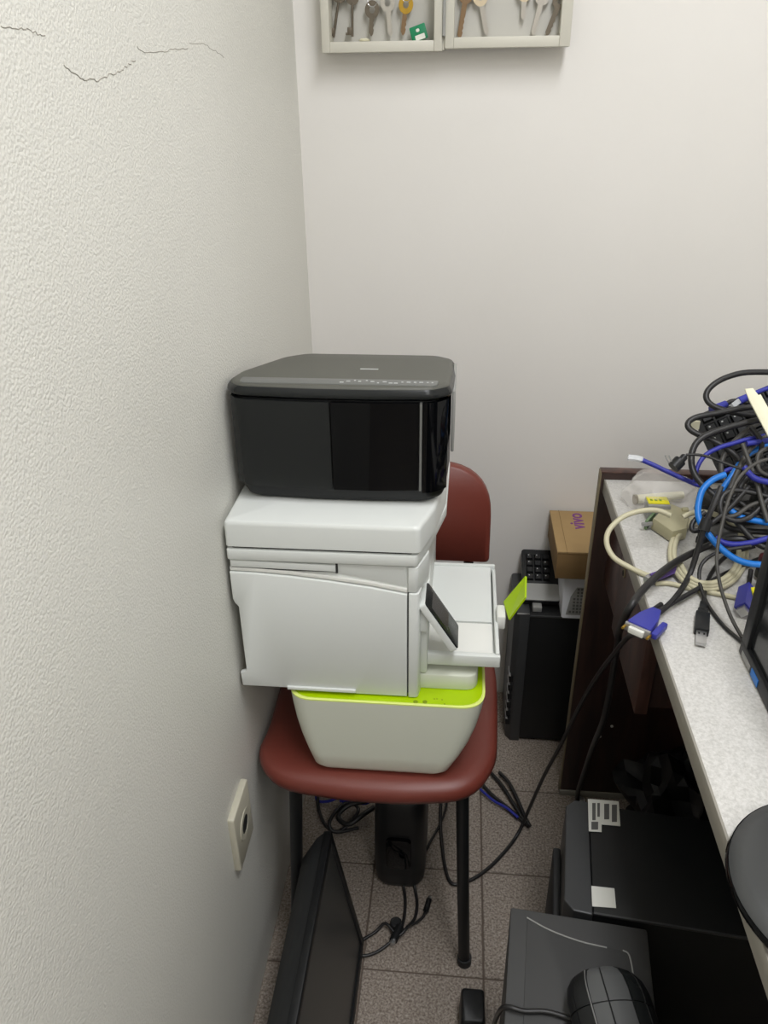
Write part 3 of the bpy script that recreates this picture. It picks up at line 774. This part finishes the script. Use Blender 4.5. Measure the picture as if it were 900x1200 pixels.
# keys: (pixel x, lower end y, tilt, kind, label)
def key(px, py, ang, kind, label, Lk=.062):
    Yk = {True: 1.603, False: 1.588}[px < 520]
    tip = PY(px, py, Yk)
    k = thing('key', label, 'key', tip)
    M = Matrix.Translation(tip) @ Matrix.Rotation(ang, 4, 'Y')
    m = {'skeleton': 'key_dark', 'brass': 'key_brass', 'silver': 'key_silver', 'bronze': 'key_bronze', 'pale': 'key_silver', 'grey': 'key_dark'}[kind]
    if kind == 'skeleton':
        MB().cyl(M @ Vector((0, 0, 0)), M @ Vector((0, 0, Lk)), .0022, 10).build('blade', m, k)
        MB().box(-.009, .0, -.0015, .0015, .002, .014, .0005, M=M).box(-.0115, -.0085, -.0015, .0015, .002, .006, .0003, M=M).build('bit', m, k)
    else:
        prof = [(-.0042, .006), (0, 0), (.0042, .006), (.0042, Lk), (-.0042, Lk)]
        for q in range(4): prof.insert(-1, (.0042, Lk)) if False else None
        teeth = [(-.0042, .006), (0, 0), (.003, .004), (.0042, .010), (.0026, .013), (.0042, .017), (.0030, .021), (.0042, .026), (.0030, .030), (.0042, .034), (.0042, Lk), (-.0042, Lk)]
        MB().prism(teeth, -.0011, .0011, 'y', M=M).build('blade', {'brass': 'key_bronze', 'pale': 'key_silver'}.get(kind, m), k)
    cz = Lk+.010; n = 20
    loops = [[M @ Vector(((r)*math.cos(2*math.pi*i/n), y, cz+r*1.1*math.sin(2*math.pi*i/n))) for i in range(n)] for r, y in ((.005, -.0013), (.0125, -.0013), (.0125, .0013), (.005, .0013), (.005, -.0013))]
    MB().loft(loops, False, False).build('bow', m if kind != 'pale' else 'key_plastic', k, smooth=30)
    hk = M @ Vector((0, 0, cz+.008))
    rg = [hk+Vector((.008*math.cos(a), .002*math.sin(a), .008*math.sin(a)+.004)) for a in [2*math.pi*i/14 for i in range(14)]]
    MB().tube(rg, .0007, 5, 0, True).build('key_ring', 'silver', k)
    # the hook it hangs on belongs to the cabinet
    yb = WB-.003 if px < 520 else 1.599
    MB().tube([hk+Vector((0, yb-hk.y, .012)), hk+Vector((0, -.002, .011)), hk+Vector((0, -.006, .016))], .001, 6, 3).build('hook', 'silver', kc)
    return k
key(391, 44, .20, 'skeleton', 'old dark key with square bit nearest the cabinet outer frame', .055)
key(413, 43, .03, 'skeleton', 'second old dark key with square bit from the cabinet outer frame', .050)
key(435, 43, .06, 'grey', 'dull grey key between the old keys and the silver one', .030)
key(458, 43, -.1, 'silver', 'silver key hanging next to the gold one', .040)
key(472, 42, .12, 'brass', 'key with a gold bow beside the green tag', .036)
key(538, 46, .15, 'bronze', 'dark bronze key in the cabinet door near the hinge', .055)
key(571, 42, -.25, 'pale', 'pale key leaning in the cabinet door, plastic bow', .048)
key(613, 24, .0, 'pale', 'pale key hanging straight in the middle of the cabinet door', .030)
key(624, 42, .22, 'silver', 'silver key tilted in the cabinet door beside the pale straight one', .048)
key(640, 43, .35, 'grey', 'dull grey key at the free edge of the cabinet door', .045)
gt = thing('key_tag', 'green plastic key tag with a white window in the key cabinet', 'tag', PY(490, 46, 1.602))
GMx = Matrix.Translation(PY(490.5, 38, 1.602)) @ Matrix.Rotation(-.30, 4, 'Y')
MB().prism(rrect(-.014, .014, -.0125, .011, .002, 3), -.0015, .0015, 'y', .0004, M=GMx).build('body', 'tag_green', gt)
MB().prism(rrect(-.0075, .0095, -.0115, -.0035, .001, 3), -.0021, -.001, 'y', M=GMx).build('window', 'paper_label', gt)
MB().prism(rrect(-.0035, .0025, .001, .006, .0028, 5), -.0021, -.001, 'y', M=GMx).build('eyelet', 'paper_label', gt)
_t = MB().lathe([(.004, 0), (.009, .001), (.010, .003), (.006, .005)], (PY(427, 46, 1.60).x, 1.60, zi+.0005), 16); tag(_t.build('key_ring_disc', 'ivory'), 'ivory disc lying at the bottom of the key cabinet', 'disc')

# ================================================================== UNDER THE CHAIR
dv = thing('desktop_speaker', 'tall black rounded speaker standing on the floor under the chair', 'speaker', (-.083, 1.11, 0))
def dl(z, s, yo=0):
    return [(x, y, z) for x, y in rrect(-.083-.050*s, -.083+.050*s, 1.036+yo-.014*s, 1.17, .032*s, 7)]
MB().loft([dl(0, .72, .006), dl(.006, .84, 0), (dl(.02, .96, -.004)), dl(.05, 1, -.006), dl(.12, 1, -.004), dl(.19, .98, 0), dl(.225, .92, .004), dl(.235, .8, .008)]).build('cabinet', 'black_plastic', dv, smooth=60)
MB().prism(rrect(-.108, -.060, .070, .150, .012, 5), 1.0120, 1.03, 'y', .003).build('front_panel', 'black_gloss', dv)
def fl(x, y, z=.004): return PZ(x, y, z)
u1 = cable('usb_cable', 'black usb cable looping on the tiles in front of the floor speaker', 'cable',
           [Vector((-.078, 1.030, .012)), fl(474, 1045), fl(475, 1062), fl(472, 1082, .006), fl(463, 1098, .012), fl(446, 1113), fl(428, 1120), fl(405, 1118)], .0030, 'cable_black')
u2 = cable('usb_cable', 'black cable with a slim plug end on the tiles before the floor speaker', 'cable',
           [Vector((-.055, 1.030, .012)), fl(487, 1045), fl(489, 1060), fl(486, 1076, .008), fl(476, 1088, .016), fl(466, 1096, .012), fl(452, 1082, .018), fl(440, 1092, .006), fl(424, 1102)], .0030, 'cable_black')
def plug(par, a, b, r, m, tip=None, name='plug'):
    a, b = Vector(a), Vector(b); d = (b-a)
    MB().tube([a, a+d*.15, a+d*.3, b], r*.7, 8, 0).cyl(a+d*.15, b, r, 10, r*.95).build(name, m, par)
    if tip: MB().cyl(b, b+d.normalized()*tip, r*.6, 8).build(name+'_tip', 'silver', par)
plug(u1, fl(470, 1083, .012), fl(461, 1102, .010), .0085, 'black_plastic', .008)
MB().tube([fl(477, 1086, .014), fl(488, 1081, .01), fl(496, 1074, .007), fl(499, 1066, .007)], .0026, 7, 4).build('cord', 'cable_black', u2)
plug(u2, fl(498.5, 1070, .007), fl(503, 1054, .007), .0055, 'black_plastic', .006)
MB().lathe([(.010, 0), (.011, .002), (.011, .014), (.009, .016)], tuple(fl(464, 1086, .001)), 12).build('cable_clip', 'black_matte', u2)
c3 = cable('video_cable', 'black cable with dark blue plug heaped behind the left chair leg', 'cable',
           [fl(372, 930), fl(374, 950, .01), fl(382, 968, .012), fl(396, 975), fl(412, 962, .02), fl(420, 948, .03), fl(408, 940, .03), fl(394, 950, .03), fl(386, 966, .02), fl(394, 975, .008), fl(420, 970)], .0038, 'cable_black')
plug(c3, fl(398, 936, .03), fl(418, 934, .035), .011, 'vga_blue', .006)
cable('video_cable', 'thick black cable bunched against the floor speaker under the chair', 'cable',
      [fl(438, 946, .03), fl(425, 955, .03), fl(408, 966, .02), fl(396, 957, .02), fl(408, 944, .03), fl(430, 938, .04), fl(440, 930, .05)], .0055, 'cable_black')
c4 = cable('network_cable', 'dark blue cable lying under the chair beside the floor speaker', 'cable',
           [fl(371, 925), fl(372, 938), fl(385, 939, .01), fl(402, 934, .02), fl(425, 942, .02), fl(440, 935, .02)], .0032, 'cable_blue')
c5 = cable('power_cable', 'thin black cord behind the floor speaker under the chair', 'cable',
           [fl(523, 925), fl(523, 945), fl(516, 965), fl(505, 985), fl(496, 998), Vector((-.06, 1.175, .004))], .0026, 'cable_black')
for k, (pts, lab) in enumerate((
    ([(560, 912), (575, 930), (597, 948), (612, 962), (620, 969)], 'black cord of the folded bundle right of the chair, nearest the seat'),
    ([(575, 905), (588, 920), (602, 942), (613, 960), (619, 967)], 'black cord of the folded bundle right of the chair, its middle strand'),
    ([(585, 905), (597, 918), (607, 938), (615, 957), (621, 968)], 'black cord of the folded bundle right of the chair, its outer strand'))):
    cable('power_cable', lab, 'cable', [fl(x, y, .005+.003*k) for x, y in pts], .0040, 'cable_black')
cable('network_cable', 'dark blue strand lying in the folded cord bundle right of the chair', 'cable', [fl(x, y, .012) for x, y in ((563, 925), (578, 938), (594, 947), (607, 958))], .0030, 'cable_blue')

# black refuse bag in the dark under the desk
def blob(c, rx, ry, rz, amp, freq, seed, cut=None, sub=4):
    b = bmesh.new(); bmesh.ops.create_icosphere(b, subdivisions=sub, radius=1)
    for v in b.verts:
        p = v.co.copy()
        n = noise.noise(p*freq+Vector((seed, 0, 0)))+.5*abs(noise.noise(p*freq*2.3+Vector((0, seed, 0))))
        s = 1+amp*n
        v.co = Vector((c[0]+p.x*rx*s, c[1]+p.y*ry*s, c[2]+p.z*rz*s))
        if cut is not None and v.co.z < cut: v.co.z = cut
    return MB().bm(b)
tag(blob((.455, 1.13, .12), .10, .11, .14, .5, 2.6, 4.0, .001).build('plastic_bag', 'bag_black', smooth=25), 'crumpled black plastic bag on the floor under the desk', 'bag')

# ================================================================== CABLE HEAP ON THE DESK
def dp(y, off=0.0): return 1.225-.00092*(y-440)+off
def hp(pix, off=0.0, r=.004):
    """pixels -> points of the heap: behind they stand on a sloping heap, in front they lie on the desk"""
    out = []
    for p in pix:
        o = p[2] if len(p) > 2 else off
        q = PY(p[0], p[1], dp(p[1], o))
        if q.z < DZ+r: q = PZ(p[0], p[1], DZ+r)
        out.append(q)
    return out
def heap(name, label, pix, r, m, off=0.0, cat='cable'):
    pts = [Vector((p.x, p.y, max(p.z, DZ+r+.0004)) if p.x > DX-.004 else p) for p in spline(hp(pix, off, r), 4)]
    return cable(name, label, cat, pts, r, m, sm=0)
kbO = PY(824, 484, 1.245); kbv = PY(852, 575, 1.165)-kbO; kbu = PY(900, 452, 1.245)-kbO
kbd = keyboard('keyboard', 'black keyboard standing tilted inside the cable heap on the desk',
               kbO+kbv.normalized()*.13, kbu, -kbv, .30, .13, .018, 6, 14, .010, .020, 'black_matte')
# black bricks filling the heart of the heap
def brick(name, label, c, s, rz, ry, m='black_plastic'):
    M = Matrix.Translation(c) @ Matrix.Rotation(rz, 4, 'Z') @ Matrix.Rotation(ry, 4, 'Y')
    t = thing(name, label, 'adapter', Vector(c)-Vector((0, 0, s[2]/2)))
    MB().box(-s[0]/2, s[0]/2, -s[1]/2, s[1]/2, -s[2]/2, s[2]/2, .005, 3, M=M).build('housing', m, t)
    MB().box(-s[0]/2-.012, -s[0]/2+.002, -.006, .006, -.006, .006, .002, M=M).build('strain_relief', 'black_matte', t)
    MB().box(-s[0]*.3, s[0]*.3, -s[1]*.3, s[1]*.3, s[2]/2-.001, s[2]/2+.0004, M=M).build('rating_label', 'label_print', t)
    return t
brick('power_adapter', 'large black power adapter at the bottom of the cable heap', (.455, 1.16, .805), (.13, .065, .04), .3, 0)
brick('power_adapter', 'black power adapter tilted on another one in the cable heap', (.50, 1.10, .845), (.11, .055, .035), -.4, .25)
brick('power_adapter', 'dark grey adapter lying inside the beige cable coil', (.395, 1.075, .796), (.05, .035, .022), .5, 0, 'grey_dark_plastic')
brick('power_adapter', 'dark maroon adapter at the right of the cable heap by the monitor', (.455, .965, .805), (.06, .05, .04), .2, 0, 'maroon')

heap('power_cable', 'thick black cord arching highest over the cable heap', [(930, 437), (900, 436), (870, 437), (845, 445), (830, 457), (828, 468), (838, 477), (862, 484), (890, 487), (930, 492)], .0046, 'cable_black', -.01)
heap('power_cable', 'thick black cord bent in a sharp hairpin at the heap side', [(930, 480), (900, 476), (872, 478), (842, 484), (816, 489), (806, 497), (812, 506), (835, 516), (858, 530), (874, 548), (890, 560), (930, 580)], .0046, 'cable_black', -.035)
heap('power_cable', 'thick black cord curving down the heap flank beside the blue cables', [(930, 486), (895, 491), (860, 499), (835, 507), (819, 516), (811, 530), (811, 548), (818, 562), (832, 576), (850, 590), (872, 601), (930, 618)], .0048, 'cable_black', -.05)
a1 = heap('audio_cable', 'thin black cord with a round plug sticking out of the heap', [(804, 533), (818, 533), (832, 536), (850, 543), (870, 550), (890, 556), (930, 566)], .0020, 'cable_black', -.07)
pq = hp([(803, 534, -.07), (797, 541, -.07), (789, 548, -.07), (785, 537, -.07)])
plug(a1, pq[0], pq[1], .0052, 'black_plastic'); MB().tube([pq[1]+Vector((0, 0, .002)), pq[2]], .0088, 10, 0).build('plug_head', 'black_plastic', a1)
for dx in (-.003, .002):
    MB().cyl(pq[2]+Vector((dx-.004, 0, .007)), pq[3]+Vector((dx-.004, 0, .004)), .0012, 6).build('plug_pin', 'silver', a1)
heap('usb_cable', 'slim black cord falling from the heap to the monitor on the desk', [(930, 530), (905, 537), (886, 543), (866, 560), (853, 588), (846, 615), (841, 640), (840, 662), (845, 690), (856, 722), (870, 748)], .0024, 'cable_grey', -.105)
heap('usb_cable', 'slim black cord looping off the coil toward the monitor foot', [(880, 640), (850, 645), (832, 652), (821, 664), (820, 684), (831, 712), (848, 734), (870, 753)], .0026, 'cable_black', -.06)
# black cords inside the heap
inner = [([(930, 505), (900, 510), (880, 525), (868, 545), (856, 572), (848, 600)], .0040, 'cable_grey', -.045, 'black cord running steeply down the keyboard in the heap'),
         ([(930, 560), (905, 580), (880, 605), (860, 610), (845, 600), (848, 580), (870, 575), (930, 590)], .0040, 'cable_black', -.06, 'black cord making a small loop low in the heap'),
         ([(880, 500), (893, 520), (888, 545), (896, 575), (905, 610), (930, 640)], .0038, 'cable_black', -.055, 'black cord crossing the heap near the cream strip'),
         ([(870, 520), (885, 560), (893, 590), (900, 612)], .0034, 'cable_grey', -.065, 'short grey cord slanting through the heap middle'),
         ([(862, 610), (880, 630), (893, 640), (930, 650)], .0044, 'cable_black', -.05, 'black cord leaving the heap above the maroon adapter'),
         ([(930, 520), (893, 528), (888, 545), (897, 556), (930, 560)], .0030, 'cable_grey', -.075, 'grey cord making a tight bend above the purple cable'),
         ([(826, 600), (812, 612), (812, 622), (826, 618), (850, 600), (878, 570)], .0036, 'cable_black', -.06, 'black cord hooked round the beige coil')]
inner += [([(930, 545), (900, 548), (880, 556), (868, 570), (866, 590), (878, 604), (905, 606), (930, 600)], .0042, 'cable_black', -.03, 'black cord looping round the middle of the heap'),
          ([(930, 575), (900, 570), (875, 575), (855, 586), (846, 600), (850, 616), (872, 622), (930, 625)], .0044, 'cable_black', -.025, 'black cord lying deepest in the heap over the large adapter'),
          ([(930, 470), (905, 488), (885, 498), (866, 512), (850, 530), (845, 550), (852, 570)], .0038, 'cable_grey', -.03, 'dark grey cord running down between the keyboard keys'),
          ([(836, 590), (850, 584), (866, 588), (884, 600), (930, 612)], .0040, 'cable_black', -.045, 'black cord bridging the sky blue cable and the adapters'),
          ([(930, 592), (900, 588), (880, 592), (862, 604), (845, 606)], .0034, 'cable_grey', -.06, 'thin grey cord ending low in the heap')]
for pix, r, m, off, lab in inner: heap('power_cable', lab, pix, r, m, off)
# blue cables
b1 = heap('network_cable', 'royal blue network cable poking out with a clear plug', [(752, 539), (766, 545), (785, 554), (805, 563), (822, 569), (838, 562), (850, 552), (870, 545)], .0036, 'cable_blue', -.02)
q = hp([(753, 539, -.02), (746, 537, -.02), (736, 536, -.02)])
MB().tube([q[0], q[1], q[2]], .0050, 4, 0).build('plug', 'clear_plug', b1)
heap('network_cable', 'royal blue network cable arching across the keyboard', [(814, 566), (817, 548), (826, 534), (842, 525), (858, 520), (880, 514), (930, 505)], .0034, 'cable_blue', -.045)
heap('network_cable', 'royal blue network cable lying low across the heap front', [(838, 630), (848, 636), (862, 638), (880, 636), (895, 632), (930, 622)], .0042, 'cable_blue', -.055)
heap('network_cable', 'violet blue cable bending out beside the sky blue one', [(872, 547), (880, 557), (892, 563), (930, 570)], .0044, 'cable_blue', -.075)
heap('network_cable', 'royal blue cable looping behind the black hairpin cord', [(875, 520), (895, 517), (930, 512)], .0042, 'cable_blue', -.055)
b6 = heap('network_cable', 'blue network cable with boot and clear plug on top of the keyboard', [(874, 466), (884, 461), (900, 455), (930, 448)], .0036, 'cable_blue', -.02)
q = hp([(878, 464, -.02), (866, 470, -.02), (858, 476, -.02)])
MB().cyl(q[0], q[1], .0050, 10, .0062).build('boot', 'cable_blue', b6); MB().tube([q[1], q[2]], .0055, 4, 0).build('plug', 'clear_plug', b6)
b7 = heap('video_cable', 'dark blue video plug jammed behind the keyboard top', [(836, 485), (850, 474), (862, 470), (890, 474)], .0040, 'cable_black', .0)
q = hp([(834, 482, .0), (851, 473, .0)]); MB().cyl(q[0], q[1], .0085, 10, .0055).build('plug', 'vga_blue', b7)
heap('network_cable', 'sky blue cable curling down the heap side and over the desk', [(850, 556), (836, 562), (824, 573), (819, 588), (818, 603), (823, 617), (833, 630), (845, 643), (860, 654), (876, 660), (893, 662)], .0046, 'cable_sky', -.065)
heap('network_cable', 'sky blue cable showing in the middle of the heap', [(845, 575), (856, 560), (868, 542), (880, 530), (900, 522), (930, 515)], .0044, 'cable_sky', -.035)
heap('network_cable', 'sky blue cable low in the heap behind the black cords', [(856, 598), (868, 606), (885, 610), (930, 618)], .0044, 'cable_sky', -.055)
# beige cables
cb = cable('serial_cable', 'beige cable lying in a coil of several turns on the desk', 'cable',
           [PZ(829+(47-12*k/33)*math.cos(-math.pi*.6+k*math.pi/6), 647+(46-10*k/33)*math.sin(-math.pi*.6+k*math.pi/6), DZ+.005+.010*k/33) for k in range(34)], .0040, 'cable_beige')
cb2 = heap('serial_cable', 'beige cable looping over the desk edge to a purple plug', [(786, 604), (770, 598), (750, 599), (730, 606), (714, 621), (711, 637), (719, 653), (736, 664), (757, 674), (765, 677)], .0040, 'cable_beige', -.03)
q = [PZ(762, 678, DZ+.008), PZ(770, 675, DZ+.009), PZ(795, 664, DZ+.009)]
MB().tube(q, .0090, 4, 0).build('plug', 'vga_purple', cb2)
MB().tube([q[0], q[0]+(q[0]-q[2]).normalized()*.008], .006, 6, 0).build('plug_tip', 'silver', cb2)
heap('serial_cable', 'beige cable lying flat from the purple plug under the coil', [(768, 684), (785, 684), (810, 690), (840, 696), (870, 702)], .0034, 'cable_beige', 0)
heap('serial_cable', 'beige cable coming out behind the parallel plug', [(800, 606), (815, 600), (835, 602), (852, 610), (862, 616)], .0040, 'cable_beige', -.02)
# parallel-port plug with yellow-tagged adapter
pp = thing('parallel_plug', 'beige parallel port plug lying on the desk beside the yellow tag', 'plug', PZ(785, 622, DZ))
P4 = [PZ(x, y, DZ+.002) for x, y in ((763, 620), (781, 601), (806, 612), (803, 632), (786, 636))]
MB().prism([(p.x, p.y) for p in P4], DZ+.0015, DZ+.022, 'z', .003).build('hood', 'beige_plastic', pp)
e0, e1 = PZ(760, 622, DZ), PZ(779, 601, DZ)
MB().plate([e0+Vector((-.004, -.001, .002)), e1+Vector((-.004, 0, .002)), e1+Vector((-.004, 0, .017)), e0+Vector((-.004, -.001, .017))], .004).build('flange', 'pcb_green', pp)
for e in (e0, e1): MB().cyl(e+Vector((-.012, -.002, .012)), e+Vector((.004, .002, .012)), .0035, 8).build('thumb_screw', 'silver', pp)
MB().box(P4[2].x-.012, P4[2].x-.002, P4[2].y-.002, P4[2].y+.006, DZ+.020, DZ+.026, .001).build('screw_boss', 'beige_plastic', pp)
ad = thing('port_adapter', 'grey port adapter with a yellow tag behind the parallel plug', 'adapter', PZ(768, 612, DZ))
a_ = PZ(757, 610, DZ); b_ = PZ(778, 606, DZ)
MB().box(a_.x, b_.x+.004, a_.y-.002, a_.y+.03, DZ, DZ+.028, .002).build('housing', 'grey_plastic', ad)
_o = MB().box(a_.x+.001, b_.x+.003, a_.y+.004, a_.y+.028, DZ+.027, DZ+.0295, .0005).build('tag', 'yellow_tag', ad); part_label(_o, 'yellow tag')
for k in range(3): MB().box(a_.x+.005+k*.007, a_.x+.009+k*.007, a_.y+.012, a_.y+.018, DZ+.029, DZ+.0298).build('print_mark', 'lime_dark', ad)

# video cable with blue plug, ferrite and two strands
vc = thing('video_cable', 'black video cable with a blue plug hanging over the desk edge', 'cable', PZ(757, 728, DZ))
st1 = hp([(845, 570, -.09), (836, 592, -.085), (829, 608, -.08), (824, 622, -.075), (816, 650, -.06)], 0, .005)+[PZ(806, 678, DZ+.014), PZ(790, 702, DZ+.012), PZ(775, 716, DZ+.010), PZ(768, 720, DZ+.010)]
st2 = hp([(930, 640, 0), (890, 655, 0), (855, 670, 0), (825, 686, 0), (795, 703, 0), (772, 716, 0), (760, 724, 0)], 0, .010)
MB().tube(st1, .0040, 8, 4).build('cord', 'cable_black', vc); MB().tube(st2, .0034, 8, 4).build('cord', 'cable_black', vc)
MB().cyl(st1[2], st1[3], .0075, 12, .0085).build('ferrite', 'black_plastic', vc)
h0 = PZ(769, 718, DZ+.010); h1 = PZ(748, 738, DZ+.010); hd = (h1-h0); hd.z = 0; Lh = hd.length; hd.normalize(); hs = Vector((-hd.y, hd.x, 0))
VM = basis(h0, hd, hs, Vector((0, 0, 1)))
MB().prism(rpoly([(0, -.006), (Lh*.45, -.013), (Lh, -.016), (Lh, .016), (Lh*.45, .013), (0, .006)], .002, 2), -.0075, .0075, 'z', .0015, M=VM).build('plug', 'vga_blue', vc)
MB().prism(rrect(Lh*.35, Lh*1.02, .0165, .0245, .003, 3), -.004, .004, 'z', .001, M=VM).build('thumb_screw', 'vga_blue', vc)
MB().prism(rrect(Lh, Lh+.004, -.017, .017, .001, 2), -.006, .006, 'z', .0005, M=VM).build('flange', 'silver', vc)
MB().prism(rrect(Lh+.003, Lh+.0085, -.010, .010, .001, 2), -.0042, .0042, 'z', .0005, M=VM).build('pin_shell', 'paper_label', vc)
MB().cyl(VM @ Vector((Lh, -.0165, 0)), VM @ Vector((Lh+.010, -.0165, 0)), .0018, 8).cyl(VM @ Vector((Lh, .0165, 0)), VM @ Vector((Lh+.010, .0165, 0)), .0018, 8).build('screw_tip', 'key_brass', vc)
# thick cord that drops behind the desk edge, and the long one to the floor
heap_pts = hp([(930, 640, -.03), (895, 634, -.04), (860, 632, -.04)], 0, .009)+[PZ(x, y, DZ+z) for x, y, z in ((835, 638, .03), (812, 648, .026), (790, 660, .024), (770, 675, .024), (751, 694, .018), (736, 716, .004))]
drop = [PX(726, 738, .246), PX(722, 765, .250), Vector((.258, 1.02, .48)), Vector((.268, 1.11, .32)), Vector((.278, 1.19, .17)), Vector((.285, 1.25, .05)), Vector((.290, 1.262, .007))]
cable('power_cable', 'thick black cord going over the desk edge down along the end panel', 'cable', heap_pts+drop, .0052, 'cable_black')
lng = [PZ(775, 708, DZ+.004), PZ(758, 722, DZ+.003), Vector((.248, .842, .777))]+[PZ(x, y, z) for x, y, z in ((738, 745, .725), (718, 768, .66), (700, 792, .59), (680, 826, .49), (657, 873, .34), (638, 908, .21), (620, 948, .07), (608, 975, .012), (594, 995, .005), (575, 1015, .004), (556, 1029, .004), (538, 1036, .004), (528, 1034, .004), (522, 1018, .004), (518, 990, .004), (516, 960, .004), (517, 935, .004))]
cable('power_cable', 'long black cord hanging from the desk to the floor behind the chair leg', 'cable', lng, .0036, 'cable_black')
# black usb plug on the desk
uc = thing('usb_cable', 'black usb cable with its plug lying on the white desktop', 'cable', PZ(822, 735, DZ))
MB().tube(hp([(885, 640, -.01), (858, 648, 0), (842, 660, 0), (831, 677, 0), (826, 694, 0), (824, 712, 0)], 0, .005), .0030, 8, 4).build('cord', 'cable_black', uc)
ua, ub, ue = PZ(824, 709, DZ+.006), PZ(822, 741, DZ+.006), PZ(821.5, 755, DZ+.006)
ud = (ub-ua); Lu = ud.length; ud.normalize(); us = Vector((-ud.y, ud.x, 0)); UM = basis(ua, ud, us, Vector((0, 0, 1)))
MB().box(-.004, Lu*.28, -.0045, .0045, -.004, .004, .001, M=UM).box(Lu*.22, Lu*.40, -.0065, .0065, -.005, .005, .001, M=UM).box(Lu*.36, Lu, -.0088, .0088, -.0058, .0058, .0015, M=UM).build('plug', 'black_plastic', uc)
us_ = MB().box(Lu-.001, (ue-ua).length, -.0062, .0062, -.0024, .0024, .0004, M=UM).build('plug_shell', 'silver', uc)
for k in (-.003, .003): MB().box(Lu+.004, Lu+.0075, k-.0012, k+.0012, .0022, .0027, M=UM).build('shell_window', 'hole', us_)
# small blue plug by the monitor, cream strip, bag and tube
sv = heap('video_cable', 'small blue video plug upright at the corner of the desk monitor', [(880, 668), (878, 682), (874, 692)], .0034, 'cable_black', -.03)
q = [PZ(876, 690, DZ+.012), PZ(871, 714, DZ+.010)]
MB().tube(q, .0115, 4, 0).build('plug', 'vga_blue', sv); MB().tube([q[1], q[1]+(q[1]-q[0]).normalized()*.008], .008, 4, 0).build('pin_shell', 'silver', sv)
c = PZ(886, 712, DZ)
tag(MB().box(c.x-.006, c.x+.006, c.y-.004, c.y+.02, DZ, DZ+.02, .002).build('cable_tag', 'yellow_tag'), 'small yellow green tag beside the blue plug at the monitor', 'tag')
q = hp([(809, 495, -.02), (821, 497, -.02)])
tag(MB().box(q[0].x, q[1].x, q[0].y, q[0].y+.004, q[0].z-.012, q[0].z+.002, .001).build('cable_tag', 'ivory'), 'small cream tag inside the hairpin bend of the black cord', 'tag')
w0 = hp([(877, 455, -.075), (908, 512, -.095)])
wu = (w0[1]-w0[0]); Lw = wu.length; wu.normalize(); wv = wu.cross(Vector((0, 1, 0))).normalized(); WM = basis(w0[0], wu, wv, wu.cross(wv))
tag(MB().prism([(0, -.005), (.004, .005), (.018, .007), (.018, .010), (Lw+.04, .011), (Lw+.04, -.008), (.02, -.007)], -.003, .003, 'z', .0008, M=WM).build('plastic_strip', 'ivory'), 'cream plastic strip stuck upright into the cable heap', 'strip')
bg = blob((.340, 1.205, DZ+.018), .058, .046, .036, .30, 1.6, 9.0, DZ+.001, 4)
tag(bg.build('plastic_bag', 'bag_clear', smooth=20), 'crumpled clear plastic bag at the far end of the desk', 'bag')
ta, tb = PZ(746, 585, DZ+.010), PZ(800, 580, DZ+.012)
tt = thing('cable_end', 'cream tube lying inside the clear plastic bag', 'tube', ta)
MB().cyl(ta, tb, .0075, 14, .0065).build('sleeve', 'ivory', tt); MB().cyl(ta, ta+(ta-tb).normalized()*.004, .0082, 14).build('end_cap', 'edge_tan', tt)
